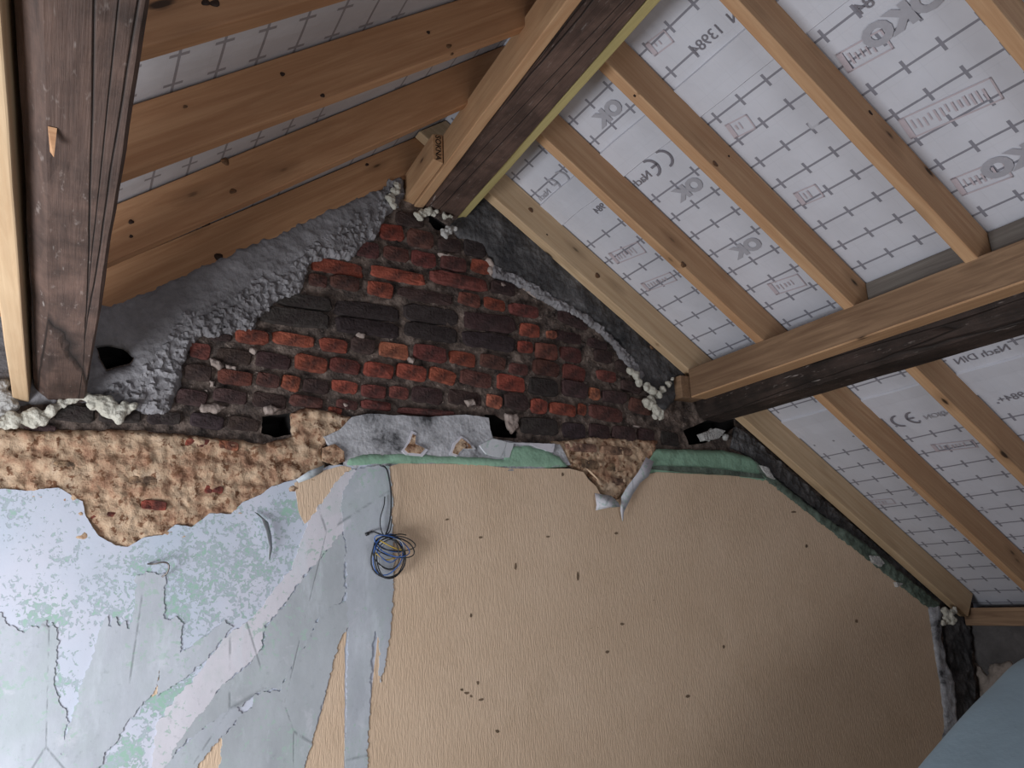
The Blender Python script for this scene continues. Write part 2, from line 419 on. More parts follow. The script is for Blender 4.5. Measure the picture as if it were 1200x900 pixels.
def wallpaper():
    m, nt, b = mat('embossed_wallpaper', 0.85, 0.15); g = N(nt)
    n1 = g.noise(g.coord((170, 1, 24)), 1.0, 3, .6, .5)
    n2 = g.noise(g.coord(), 3, 5, .6); n3 = g.noise(g.coord((1, 1, 1)), 14, 4, .7)
    n4 = g.noise(g.coord((1, 1, 1.6)), 36, 2, .5)
    n5 = g.noise(g.coord((1, 1, .8)), 5.5, 6, .75)
    base = g.ramp(n2, [(.3, (.61, .45, .32)), (.7, (.67, .505, .37))])
    base = g.mix(g.ramp(n5, [(.55, (0, 0, 0)), (.75, (.35, .35, .35))]), base, (.42, .30, .20))
    base = g.mix(g.ramp(n4, [(.80, (0, 0, 0)), (.82, (.8, .8, .8))]), base, (.10, .06, .04))
    g.l(base, b.inputs['Base Color'])
    g.bump(g.m('ADD', g.ramp(n1, [(.40, (0, 0, 0)), (.60, (1, 1, 1))]), g.m('MULTIPLY', n3, .25)), .42, .0024, b)
    return m
M_WALLP = wallpaper()
M_CABLE = flat('black_cable', (.030, .032, .036), .45, var=.2)
M_CBLUE = flat('blue_wire', (.06, .14, .40), .4, var=.1)
M_CYEL = flat('yellow_wire', (.62, .42, .08), .4, var=.1)
M_CGREY = flat('grey_wire', (.35, .36, .38), .4, var=.1)
M_NICK = flat('wallpaper_nick', (.24, .165, .11), .9, var=.6)
M_METAL, _nt, _b = mat('rusty_metal', .45); _b.inputs['Metallic'].default_value = .8; _b.inputs['Base Color'].default_value = (.16, .14, .13, 1)
M_BLUE = flat('pale_blue_cloth', (0.27, 0.36, 0.43), .7, .01, 4, .12)
M_FLOOR = flat('floor_boards', (0.50, 0.40, 0.30), .8, .004, 6, .3)

# ------------------------------------------------------------------ geometry of the roof
TR = Vector((.833, 0, -.5533)).normalized(); NR = Vector((.5533, 0, .833)).normalized()    # right slope
TL = Vector((-.8125, 0, -.583)).normalized(); NL = Vector((-.583, 0, .8125)).normalized()  # left slope
PR = Vector((1.593, 0, 3.428)); PL = Vector((1.155, 0, 3.424))     # points of the rafter undersides
DEP = .16
def zr(x, d=0): return PR.z+d/NR.z - (x-PR.x)*.6642
def zl(x, d=0): return PL.z+d/NL.z + (x-PL.x)*.7175
AX = (PR.z+DEP/NR.z+PR.x*.6642-PL.z-DEP/NL.z+PL.x*.7175)/(.6642+.7175)
AZ = zr(AX, DEP)
YBACK = -4.5

# ------------------------------------------------------------------ structure
def grid_sheet(name, O, eu, ev, U, V, nu, nv, m, parent=None, wav=.0025):
    """membrane sheet with local axes u (ridge direction) and v (down slope)"""
    n = ev.cross(eu).normalized()
    P = []; F = []
    for j in range(nv+1):
        for i in range(nu+1):
            u = U[0]+(U[1]-U[0])*i/nu; v = V[0]+(V[1]-V[0])*j/nv
            h = wav*noise.noise(Vector((u*5, v*2.2, 3.3)))+wav*.5*noise.noise(Vector((u*14, v*6, 1.3)))
            P.append((u, v, h))
    for j in range(nv):
        for i in range(nu):
            a = j*(nu+1)+i; F.append((a, a+1, a+nu+2, a+nu+1))
    o = link(name, mesh(name, P, F, True), m, parent)
    o.matrix_world = Matrix(((eu.x, ev.x, n.x, O.x), (eu.y, ev.y, n.y, O.y), (eu.z, ev.z, n.z, O.z), (0, 0, 0, 1)))
    return o
MY = Vector((0, -1, 0))
# v = 0 lies where the print of the sheet was measured
OR = PR+NR*DEP
cr_ = grid_sheet('ceiling_right', OR, MY, TR, (-.25, 4.5), ((AX-OR.x)/TR.x, 4.1), 190, 160, M_MEMB)
tag(cr_, kind='structure')
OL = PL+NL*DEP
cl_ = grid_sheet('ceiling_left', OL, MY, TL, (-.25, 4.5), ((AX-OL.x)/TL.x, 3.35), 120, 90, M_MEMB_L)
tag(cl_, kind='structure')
# seam laps: thin overlapping strips of the membrane
def seam(parent, v0, v1, name):
    P = [(-.25, v0, .004), (4.5, v0, .004), (4.5, v1, .001), (-.25, v1, .001), (-.25, v0, 0), (4.5, v0, 0)]
    s = 1
    P = [(a, b, -c) for a, b, c in P] if parent['side'] < 0 else P
    o = link(name, mesh(name, P, [(0, 1, 2, 3), (0, 1, 5, 4)]), parent['_m'], parent['_p'])
    return o

def tprism(name, pts, y0, y1, origin, axis, m, parent=None, skew=0.0, drift=0.0, seg=14, wane=.0015, bev=.004):
    """timber whose section in the x-z plane is an outline, running from y0 to y1;
       local x follows `axis` so that the grain does"""
    axis = axis.normalized()
    n = Vector((0, 1, 0)).cross(axis) if abs(axis.y) < .9 else Vector((0, 0, 1))
    n.normalize(); s = n.cross(axis).normalized()
    Mx = Matrix(((axis.x, s.x, n.x, origin[0]), (axis.y, s.y, n.y, origin[1]), (axis.z, s.z, n.z, origin[2]), (0, 0, 0, 1)))
    inv = Mx.inverted()
    bm = bmesh.new(); rings = []
    ys = [y0, y1] if abs(axis.y) < .9 else [y0+(y1-y0)*i/seg for i in range(seg+1)]
    for y in ys:
        r = []
        for (x, z) in pts:
            d = (Vector((x, y, z))-Vector(origin)).dot(axis)
            p = Vector((x+drift*(0-y), y+skew*d, z))
            r.append(bm.verts.new(inv @ p))
        rings.append(r)
    k = len(pts)
    for a, b in zip(rings, rings[1:]):
        for i in range(k): bm.faces.new((a[i], a[(i+1) % k], b[(i+1) % k], b[i]))
    bm.faces.new(rings[0]); bm.faces.new(rings[-1][::-1])
    bmesh.ops.recalc_face_normals(bm, faces=bm.faces)
    if abs(axis.y) < .9:      # cut rafters into lengths so their edges can wander a little
        L = [v.co.x for v in bm.verts]; lo, hi = min(L), max(L)
        for i in range(1, seg):
            c = lo+(hi-lo)*i/seg
            bmesh.ops.bisect_plane(bm, geom=bm.verts[:]+bm.edges[:]+bm.faces[:], plane_co=(c, 0, 0), plane_no=(1, 0, 0))
    for v in bm.verts:
        sd = origin[1]*3.1+origin[0]
        v.co.y += wane*noise.noise(Vector((v.co.x*2.5, v.co.y*30, sd)))
        v.co.z += wane*noise.noise(Vector((v.co.x*3.5, v.co.z*30, sd+5)))
    me = bpy.data.meshes.new(name); bm.to_mesh(me); bm.free()
    o = link(name, me, m, parent); o.matrix_world = Mx
    if bev:
        b = o.modifiers.new('bevel', 'BEVEL'); b.width = bev; b.segments = 2; b.limit_method = 'ANGLE'; b.angle_limit = .6
    return o

def on(px, py, Y=0): return w2(px, py, Y)

# ---- gable wall (wall_back): mortar face, with the pockets left open
hole_px = [
    [(112, 404), (130, 402), (146, 405), (158, 416), (152, 426), (138, 430), (124, 434), (118, 422)],
    [(307, 488), (322, 486), (340, 484), (341, 498), (341, 510), (322, 513), (306, 508)],
    [(566, 486), (580, 486), (594, 494), (606, 506), (604, 514), (576, 512), (572, 498)],
    [(500, 252), (512, 256), (524, 264), (518, 272), (506, 268)],
    [(800, 505), (830, 492), (860, 488), (861, 500), (846, 512), (822, 520), (806, 522)],
]
holes = [ragged(P2(h), .003, .01, i*3.1) for i, h in enumerate(hole_px)]
gable = [(-1.5, -.0), (4.85, 0), (4.85, zr(4.85, DEP)), (AX, AZ), (-1.5, zl(-1.5, DEP))]
gable = ragged(gable, 0, .12)
brick_area = P2([(150, 345), (480, 225), (600, 250), (800, 430), (900, 530), (1130, 720), (1130, 860), (1090, 860), (890, 560), (760, 600), (640, 560), (0, 530), (-30, 470)])
def relief(x, z):
    return 0.0
wall_back = slab('wall_back', gable, 0.0, 0.20, M_MORTAR, None, step=.11, amp=.010, nsc=30, holes=holes, yfun=lambda x, z: -.006,
                 fine=(brick_area, .016), smooth=True)
tag(wall_back, kind='structure')
for i, h in enumerate(holes):          # recesses behind the holes, coloured nearly black
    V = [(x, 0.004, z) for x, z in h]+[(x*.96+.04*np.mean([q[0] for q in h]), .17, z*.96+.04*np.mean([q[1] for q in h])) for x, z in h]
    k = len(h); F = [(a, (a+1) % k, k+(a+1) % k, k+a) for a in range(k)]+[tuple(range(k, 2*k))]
    o = link('beam_pocket', mesh('beam_pocket', V, F), M_HOLE, wall_back)

# ---- bricks
COL = {'R': (.34, .095, .062), 'O': (.44, .165, .095), 'M': (.135, .058, .050), 'N': (.20, .070, .056), 'D': (.080, .052, .048), 'K': (.055, .044, .044),
       'T': (.40, .25, .17)}
B = """464 255 498 258 16 D;445 271 474 271 19 R;478 276 509 282 20 M;514 285 542 288 15 D;544 288 570 291 19 K;417 289 445 294 17 M;450 294 481 299 16 M
483 299 513 306 18 N;517 306 547 311 16 M;552 309 577 314 16 R;365 306 428 318 16 R;433 314 499 329 14 R;505 321 572 336 15 N;575 334 605 340 14 D
362 325 385 330 14 M;388 327 422 335 14 M;431 335 462 341 17 R;466 340 534 352 14 D;538 347 564 354 14 N;567 352 594 359 14 R;597 360 632 367 13 N
326 349 390 357 15 K;302 366 388 376 19 K;392 359 469 367 19 K;474 364 540 373 20 K;544 373 605 381 20 D
393 378 470 388 17 K;474 384 539 394 18 K;543 394 606 404 18 K
222 408 248 412 18 N;247 393 272 396 8 D;276 392 315 396 15 R;319 392 371 402 15 R;375 401 408 407 15 R;412 400 440 408 17 D;445 406 481 413 18 O;485 409 524 418 18 N;527 416 559 423 16 R;563 420 594 427 15 M
610 385 634 388 15 R;641 391 653 392 8 O;608 405 626 407 13 R;628 410 654 413 18 N;657 412 683 418 17 M;598 430 620 434 13 M;625 428 657 434 17 M;660 432 688 441 18 N;700 437 723 443 12 N;583 444 617 452 19 R;620 450 655 456 19 K;659 451 689 460 18 D;691 459 704 463 13 O
623 473 642 478 16 R;645 476 677 482 14 R;679 476 688 482 13 R;691 479 732 489 16 M;592 466 620 474 18 D;610 497 655 501 19 K;660 502 688 506 17 K;691 503 716 508 17 D;718 504 745 511 16 D;748 507 768 513 16 D;776 512 797 515 16 K
650 390 684 398 13 D;697 414 718 420 14 D;706 462 735 467 13 D;738 470 764 482 15 M;655 365 690 384 13 D;690 398 712 408 10 D;722 425 742 435 12 D;728 448 752 458 12 D
216 434 249 438 18 D;254 413 296 420 17 D;300 417 341 426 18 D;346 421 384 430 18 R;387 424 423 432 16 N;427 430 462 437 16 R;466 431 500 440 17 R;504 434 535 446 16 R;540 437 578 449 17 M
254 438 298 445 17 N;301 441 328 449 15 M;331 444 352 452 17 R;355 449 386 455 16 D;389 449 420 456 14 R;424 455 454 461 15 N;457 457 480 462 14 N;483 458 520 466 19 D;525 461 567 471 17 D;571 466 590 473 15 O
206 462 244 468 18 D;250 460 291 468 16 D;296 464 336 474 19 D;340 466 380 474 13 M;385 478 402 483 8 R;395 471 420 476 10 M;424 472 460 477 10 N;466 480 535 486 8 M
188 488 212 490 13 K;223 489 263 497 16 K;267 492 305 500 16 D;63 482 112 486 18 K;115 486 165 487 15 K;173 488 210 490 15 K;28 500 67 503 8 D;216 518 250 521 12 R;253 520 280 524 11 O
105 603 140 606 12 R;240 572 262 575 10 R;5 548 40 552 10 T;60 545 96 548 12 T;104 560 140 562 12 T;150 562 186 565 12 T;165 590 196 594 11 R;210 596 240 598 10 T;662 523 700 526 10 T;703 526 742 530 10 T;672 541 702 546 11 T;706 545 740 550 11 T;712 562 732 566 9 T"""
def brick(xl, yl, xr, yr, h, c):
    yface = -.020
    if c == 'T' or yl > 512: yface = -.031
    a = at(xl, yl, yface); b = at(xr, yr, yface)
    h0 = at((xl+xr)/2, (yl+yr)/2-h/2, yface); h1 = at((xl+xr)/2, (yl+yr)/2+h/2, yface)
    hh = (h0-h1).length/2*1.10; hw = (b-a).length/2*1.01; cx = (a+b)/2
    ang = math.atan2(b.z-a.z, b.x-a.x)*.6
    yy = random.uniform(-.009, .007)
    pts = []; NP = 14
    for i in range(NP):
        t = 2*PI*(i+.5)/NP; ct, st = math.cos(t), math.sin(t)
        e = .40
        x = hw*math.copysign(abs(ct)**e, ct); z = hh*math.copysign(abs(st)**e, st)
        k = 1+random.uniform(-.10, .04)
        pts.append((x*(1+random.uniform(-.07, .03)), z*k))
    tilt = random.uniform(-.05, .05); tz = random.uniform(-.08, .08)
    V = []; F = []
    for ring, (s, y) in enumerate(((1.0, .06), (1.0, yface+.012), (.92, yface+.002))):
        for x, z in pts:
            xx = x*s; zz = z*s if ring < 2 else z*.86
            X = xx*math.cos(ang)-zz*math.sin(ang); Z = xx*math.sin(ang)+zz*math.cos(ang)
            V.append((X, y+(yy+tilt*xx+tz*zz if ring else 0)+(random.uniform(-.0015, .0015) if ring else 0), Z))
    V.append((hw*random.uniform(-.5, .5), yface-random.uniform(-.002, .004)+yy, 0))
    for r in range(2):
        for i in range(NP):
            j = (i+1) % NP; F.append((r*NP+i, r*NP+j, (r+1)*NP+j, (r+1)*NP+i))
    for i in range(NP): F.append((2*NP+i, 2*NP+(i+1) % NP, 3*NP))
    me = mesh('brick', V, F); fixn(me)
    o = link('brick', me, M_BRICK, wall_back); o.location = (cx.x, 0, cx.z)
    col = COL[c]; v = random.uniform(.85, 1.2)
    o.color = (col[0]*v, col[1]*v*random.uniform(.9, 1.1), col[2]*v, 1)
for s in B.replace('\n', ';').split(';'):
    q = s.split()
    if len(q) == 6: brick(*[float(t) for t in q[:5]], q[5])

# ---- rubble of the right flank of the brickwork (too small to pick apart): one part
def rubble(outline, n, y, smin, smax, m, name):
    poly = P2(outline); A = np.array(poly); bm = bmesh.new(); k = 0; t = 0
    while k < n and t < n*30:
        t += 1
        x = random.uniform(A[:, 0].min(), A[:, 0].max()); z = random.uniform(A[:, 1].min(), A[:, 1].max())
        if not inpoly(poly, np.array([x]), np.array([z]))[0]: continue
        s = random.uniform(smin, smax)
        Mx = Matrix.Translation((x, y, z)) @ Matrix.Rotation(random.uniform(0, 6), 4, 'Y') @ Matrix.Diagonal((s*random.uniform(.8, 1.7), s*.7, s*random.uniform(.5, 1), 1))
        r = bmesh.ops.create_icosphere(bm, subdivisions=1, radius=1, matrix=Mx)
        for v in r['verts']: v.co += Vector([random.uniform(-.2, .2)*s for _ in range(3)])
        k += 1
    me = bpy.data.meshes.new(name); bm.to_mesh(me); bm.free()
    return tag(link(name, me, m, wall_back), kind='stuff')
rubble([(610, 352), (650, 365), (700, 395), (725, 425), (768, 470), (770, 500), (740, 500), (690, 440), (640, 385)], 90, -.002, .006, .017, M_MORTAR, 'mortar_rubble')
rubble([(205, 395), (330, 350), (360, 300), (450, 260), (560, 290), (640, 360), (690, 440), (760, 505), (600, 500), (300, 480), (200, 475)], 280, -.001, .004, .012, M_MORTAR, 'mortar_crumbs')

# ---- render and plaster layers
soot_poly = [(-40, 330), (60, 330), (128, 355), (300, 280), (470, 206), (474, 226), (468, 240), (456, 248), (447, 262), (441, 279), (425, 283), (416, 296), (410, 303), (395, 298), (366, 300), (361, 312), (358, 330), (352, 343), (326, 346),
             (318, 362), (303, 366), (298, 384), (272, 388), (240, 390), (226, 397), (221, 412), (213, 428), (213, 450), (205, 463), (203, 478), (196, 484), (172, 482), (160, 474), (130, 476), (104, 470), (60, 472), (20, 476), (-40, 480)]
slab('grey_render', P2(soot_poly, -.03), -.034, .01, M_SOOT, wall_back, step=.011, amp=.007, nsc=17, rag=.012, rstep=.006, edge=.03,
     holes=[ragged(P2(hole_px[0], -.03), .006, .008)], seed=2.0)
flk = [(100, 468), (130, 448), (160, 440), (170, 420), (195, 395), (215, 365), (270, 350), (300, 325), (340, 310), (360, 285), (400, 265), (430, 240), (455, 210), (472, 204), (474, 226), (467, 241), (455, 250), (446, 264), (440, 281), (425, 286), (415, 300), (395, 302), (366, 304), (360, 316), (356, 334), (350, 346), (328, 350),
       (316, 366), (302, 370), (296, 387), (272, 391), (240, 393), (224, 401), (219, 416), (211, 432), (211, 452), (203, 466), (200, 481), (194, 486), (172, 484), (150, 478), (120, 474)]
slab('flaked_render_edge', P2(flk, -.03), -.036, .0, M_SOOT, wall_back, step=.0085, amp=.016, nsc=48, rag=.014, rstep=.005, edge=.012, seed=3.3, smooth=False,
     holes=[], yfun=lambda x, z: -.005*noise.noise(Vector((x*60, 4.0, z*22))))

rr_poly = [(528, 262), (560, 236), (575, 222), (640, 285), (810, 440), (792, 470), (782, 480), (768, 472), (765, 455), (745, 440), (735, 425), (728, 402), (700, 378), (680, 366), (640, 347), (618, 332), (582, 320), (578, 303), (566, 285), (540, 278)]
slab('dark_render', P2(rr_poly, -.03), -.03, .01, M_RENDER_D, wall_back, step=.013, amp=.007, nsc=22, rag=.004, rstep=.008, edge=.02, seed=5.0)
pale_band = [(578, 306), (590, 314), (625, 330), (650, 346), (690, 368), (712, 386), (738, 412), (760, 440), (752, 442), (734, 426), (722, 404), (700, 384), (676, 370), (640, 352), (615, 336), (580, 322)]
slab('pale_render_edge', P2(pale_band, -.04), -.036, -.01, M_SOOT, wall_back, step=.008, amp=.012, nsc=45, rag=.010, rstep=.005, edge=.01, seed=6.0, smooth=False)
for k, pts in enumerate([[(573, 300), (580, 306), (583, 318), (578, 322), (572, 316), (576, 310), (570, 303)], [(581, 329), (592, 330), (600, 337), (594, 338), (583, 333)], [(515, 295), (530, 296), (540, 300), (528, 300), (518, 299)], [(605, 322), (622, 330), (636, 345), (630, 348), (612, 334)],
                         [(247, 418), (256, 420), (264, 428), (258, 432), (247, 428)], [(265, 425), (280, 428), (278, 433), (266, 431)], [(236, 472), (252, 470), (266, 476), (255, 483), (236, 482)], [(294, 406), (302, 408), (300, 413), (292, 412)], [(246, 444), (254, 444), (253, 453), (247, 452)], [(400, 473), (405, 470), (412, 475), (406, 478)],
                         [(480, 418), (487, 418), (486, 426), (480, 424)], [(594, 484), (608, 484), (610, 500), (602, 508), (596, 500)], [(545, 468), (556, 466), (560, 474), (550, 476)], [(745, 497), (756, 498), (752, 501), (744, 500)], [(420, 387), (430, 390), (428, 396), (420, 394)], [(310, 476), (318, 472), (330, 478), (322, 484), (312, 484)]]):
    slab('lime_splash', P2(pts, -.03), -.026, -.005, M_SPLASH, wall_back, step=.006, amp=.006, nsc=60, rag=.007, rstep=.004, edge=.008, seed=k*1.7)

def course(x, z):          # the courses of the brickwork still show through the plaster
    zz = z-.006*math.sin(x*4)
    t = (zz/.082) % 1.0
    return -.004*(1 if .2 < t < .85 else 0)-.006*max(0, noise.noise(Vector((x*9, 2.0, z*26))))
lime = [(-60, 500), (60, 503), (150, 503), (215, 509), (270, 514), (310, 520), (342, 512), (342, 484), (360, 477), (388, 482), (412, 489), (408, 505), (385, 516), (378, 530), (383, 545), (400, 560), (330, 585), (280, 610), (240, 625), (200, 640), (150, 660), (90, 640), (60, 600), (-60, 590)]
slab('lime_plaster', P2(lime, -.02), -.026, .005, M_LIME, wall_back, step=.0085, amp=.011, nsc=24, rag=.006, rstep=.007, edge=.02, seed=8.0, yfun=course)
lime2 = [(645, 517), (700, 512), (772, 516), (766, 535), (758, 552), (742, 575), (722, 586), (708, 582), (690, 558), (665, 545)]
slab('lime_plaster', P2(lime2, -.02), -.026, .005, M_LIME, wall_back, step=.0085, amp=.012, nsc=24, rag=.005, rstep=.007, edge=.02, seed=11.0, yfun=course)

cove = [(378, 512), (398, 504), (412, 489), (430, 485), (500, 489), (545, 486), (572, 490), (574, 503), (577, 514), (600, 518), (655, 521), (668, 545), (600, 552), (460, 552), (400, 550), (404, 538), (388, 524)]
slab('stained_plaster', P2(cove, -.03), -.036, .0, M_COVE, wall_back, step=.016, amp=.003, nsc=12, rag=.003, rstep=.009, seed=12.0)
green = [(404, 547), (408, 537), (425, 531), (470, 530), (520, 532), (560, 535), (590, 537), (596, 522), (620, 521), (645, 528), (656, 534), (667, 546), (640, 549), (560, 547), (500, 544), (460, 545), (425, 546)]
def cyl(x, z): return 0.0
slab('green_cove', P2(green, -.04), -.044, -.02, M_GREEN, wall_back, step=.014, amp=.003, nsc=14, rag=.0015, rstep=.01, edge=.02, seed=13.0)
white_bits = [(577, 514), (598, 519), (650, 520), (648, 530), (640, 528), (622, 521), (602, 520), (597, 536), (586, 536), (570, 532), (562, 522)]
slab('plaster_chip', P2(white_bits, -.045), -.047, -.03, M_LINE3, wall_back, step=.014, amp=.001, nsc=14, rag=.002, rstep=.008, seed=14.0)
for k, pts in enumerate([[(474, 527), (480, 518), (483, 509), (487, 511), (486, 520), (497, 526), (492, 532), (478, 531)], [(530, 531), (534, 520), (540, 514), (546, 518), (553, 526), (542, 526), (536, 533)], [(378, 525), (392, 521), (403, 530), (404, 541), (392, 545), (378, 540)]]):
    slab('plaster_gouge', P2(pts, -.04), -.047, -.03, M_LIME, wall_back, step=.008, amp=.006, nsc=50, rag=.003, rstep=.006, seed=15.0+k)
    if k < 2:
        cx = sum(p[0] for p in pts)/len(pts); cy = sum(p[1] for p in pts)/len(pts)
        rim = [((x-cx)*1.35+cx, (y-cy)*1.3+cy) for x, y in pts]
        slab('plaster_chip', P2(rim, -.04), -.043, -.03, M_LINE3, wall_back, step=.01, rag=.003, rstep=.007, seed=18.0+k)
greenr = [(757, 556), (766, 528), (775, 525), (800, 526), (850, 527), (880, 534), (895, 545), (905, 562), (895, 567), (860, 560), (800, 556)]
slab('green_cove', P2(greenr, -.04), -.044, -.0, M_GREEN, wall_back, step=.014, amp=.006, nsc=14, rag=.003, rstep=.01, edge=.03, seed=21.0)
slab('cove_groove', P2([(757, 549), (768, 546), (830, 548), (892, 556), (896, 561), (850, 556), (800, 553)], -.05), -.052, -.03, M_GREEN_D, wall_back, step=.014, rag=.001, seed=22.0)
band = [(880, 534), (893, 544), (905, 556), (935, 580), (970, 606), (1010, 632), (1050, 664), (1085, 692), (1104, 706), (1100, 716), (1084, 712), (1040, 676), (1000, 645), (950, 606), (905, 570), (890, 560)]
slab('dirty_green_cove', P2(band, -.04), -.046, -.0, M_GREEN_D, wall_back, step=.014, amp=.010, nsc=24, rag=.004, rstep=.008, edge=.02, seed=23.0)
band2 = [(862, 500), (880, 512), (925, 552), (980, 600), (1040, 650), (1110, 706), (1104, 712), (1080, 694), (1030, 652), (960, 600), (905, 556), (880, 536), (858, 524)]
slab('dark_strip', P2(band2, -.02), -.022, .0, M_RENDER_D, wall_back, step=.016, amp=.012, nsc=28, rag=.005, rstep=.01, seed=24.0, smooth=False)  # dark uneven layer between cove and rafter
for k, pts in enumerate([[(1020, 651), (1030, 652), (1036, 660), (1032, 664), (1024, 659)], [(1050, 682), (1058, 684), (1052, 688)], [(822, 508), (838, 502), (850, 505), (842, 514), (826, 516)], [(890, 545), (900, 548), (908, 562), (900, 558)]]):
    slab('plaster_chip', P2(pts, -.055), -.058, -.02, M_FOAM_G, wall_back, step=.008, amp=.003, nsc=50, rag=.002, rstep=.006, seed=25.0+k)

# ---- painted plaster on the left, flaking blue white over green
blobs = [(52, 722, 30, .9), (165, 712, 40, .8), (205, 712, 22, 1.0), (240, 680, 80, .75), (300, 650, 60, .7), (90, 650, 60, .45), (150, 690, 60, .6), (330, 765, 30, 1.0), (200, 815, 34, 1.1), (140, 888, 30, 1.0), (60, 800, 30, .8), (160, 665, 24, .8), (270, 600, 40, .6),
         (335, 600, 16, 1.2), (440, 575, 22, .8), (340, 700, 50, .55), (430, 720, 20, .9), (400, 640, 40, .5), (20, 590, 40, .5), (300, 730, 30, .7), (390, 690, 40, .6)]
bl = [(at(x, y).x, at(x, y).z, r*.0036, s) for x, y, r, s in blobs]
def gmask(x, z): return max(s*math.exp(-((x-a)**2+(z-b)**2)/(1.2*r*r)) for a, b, r, s in bl)
paint = [(-90, 568), (30, 575), (68, 572), (96, 588), (104, 612), (116, 628), (135, 640), (150, 641), (168, 630), (190, 627), (205, 615), (225, 618), (245, 602), (270, 602), (285, 588), (305, 580), (318, 570), (345, 562), (372, 552), (385, 546), (404, 545), (460, 545), (462, 620), (461, 960), (-90, 990)]
def paintw(x, z): return 0
slab('painted_plaster', P2(paint, -.03), -.0352, .0, M_PAINT, wall_back, step=.017, amp=.0007, nsc=9, rag=.004, rstep=.008, seed=31.0, mask=gmask)
# the wallpaper panel
wp = [(456, 547), (468, 543), (560, 544), (600, 549), (640, 549), (668, 549), (684, 553), (690, 562), (699, 570), (706, 583), (715, 588), (728, 584), (742, 570), (755, 557), (770, 553), (890, 559), (905, 566), (955, 607), (1005, 645), (1050, 680), (1088, 712), (1096, 760), (1104, 810), (1110, 850), (1108, 870), (1090, 1000), (424, 1000), (430, 880), (437, 800), (444, 740), (456, 700), (458, 640)]
def wpl(x, z):
    return -.0007*noise.noise(Vector((x*2, 0, z*2)))
slab('wallpaper', P2(wp, -.04), -.0375, -.02, M_WALLP, wall_back, step=.05, rag=.0012, rstep=.012, seed=41.0, yfun=wpl)
for k, pts in enumerate([[(345, 566), (372, 553), (400, 546), (411, 548), (412, 560), (385, 590), (357, 614), (350, 600)],
                         [(400, 735), (407, 735), (404, 760), (403, 960), (345, 960), (356, 905), (366, 865), (378, 830), (390, 775)],
                         [(262, 862), (258, 905), (250, 960), (215, 960), (228, 905), (240, 880)], [(188, 765), (186, 800), (184, 813), (178, 817), (180, 795), (184, 780)]]):
    slab('wallpaper_remnant', P2(pts, -.036), -.0368, -.030, M_WALLP, wall_back, step=.03, rag=.002, rstep=.01, seed=42.0+k)
# torn lining paper
strips = [
    ([(-90, 705), (0, 718), (12, 733), (28, 741), (36, 733), (45, 738), (52, 728), (56, 737), (62, 729), (67, 742), (66, 770), (63, 800), (70, 820), (79, 838), (76, 860), (71, 885), (90, 960), (-90, 960)], M_LINE, 1),
    ([(116, 742), (121, 730), (125, 722), (129, 734), (134, 724), (140, 733), (146, 728), (151, 737), (155, 726), (158, 700), (160, 674), (176, 670), (193, 672), (192, 720), (190, 755), (186, 790), (180, 812), (165, 826), (152, 842), (138, 868), (122, 884), (100, 960), (70, 960), (72, 880), (80, 852), (96, 800), (108, 770)], M_LINE, 2),
    ([(190, 725), (200, 727), (206, 722), (214, 732), (211, 764), (232, 752), (252, 736), (262, 728), (272, 734), (256, 756), (238, 776), (212, 797), (190, 812), (184, 816), (188, 780)], M_LINE, 3),
    ([(382, 646), (400, 622), (405, 640), (404, 700), (390, 712), (372, 726), (362, 750), (345, 776), (330, 806), (300, 812), (285, 826), (255, 842), (230, 860), (205, 882), (190, 905), (195, 880), (235, 832), (262, 802), (290, 780), (310, 757), (312, 735), (336, 706), (356, 676)], M_LINE2, 4),
    ([(398, 560), (412, 549), (430, 556), (424, 592), (404, 620), (384, 643), (354, 677), (334, 707), (311, 733), (307, 760), (287, 781), (261, 802), (241, 828), (221, 852), (200, 885), (186, 960), (176, 960), (178, 905), (183, 849), (207, 817), (233, 788), (266, 745), (300, 720), (320, 692), (341, 667), (362, 610)], M_LINE3, 5),
    ([(205, 884), (240, 852), (275, 826), (284, 836), (262, 862), (245, 880), (226, 908), (200, 960), (180, 960), (190, 905)], M_LINE, 6),
    ([(384, 713), (400, 706), (442, 703), (442, 709), (420, 720), (408, 736), (398, 748), (391, 775), (384, 802), (375, 836), (365, 872), (352, 910), (340, 960), (246, 960), (258, 890), (262, 862), (284, 836), (296, 830), (298, 814), (328, 808), (346, 772), (363, 746), (373, 726)], M_LINE2, 7),
    ([(402, 575), (420, 549), (440, 545), (455, 547), (459, 570), (461, 640), (461, 700), (457, 745), (451, 780), (446, 800), (444, 790), (445, 760), (440, 738), (436, 752), (435, 800), (431, 870), (427, 960), (402, 960), (405, 860), (407, 780), (408, 735), (406, 700), (405, 640), (400, 600)], M_LINE, 8),
]
for pts, m_, k in strips:
    def yf_(x, z, k=k): return -.00015*noise.noise(Vector((x*7, k, z*4)))
    slab('torn_lining_paper', P2(pts, -.04), -.0380-.00035*k, -.036, m_, wall_back, step=.025, rag=.0085, rstep=.0035, ragsc=48, seed=50.0+k, yfun=yf_)

def strip_sheet(name, pts, m, parent, th=.0012):
    """ribbon of paper: list of (left point, right point) in world space"""
    V = []; F = []
    for a, b in pts: V += [tuple(a), tuple(b)]
    for i in range(len(pts)-1): F.append((2*i, 2*i+1, 2*i+3, 2*i+2))
    o = link(name, mesh(name, V, F, True), m, parent)
    s = o.modifiers.new('solid', 'SOLIDIFY'); s.thickness = th
    return o
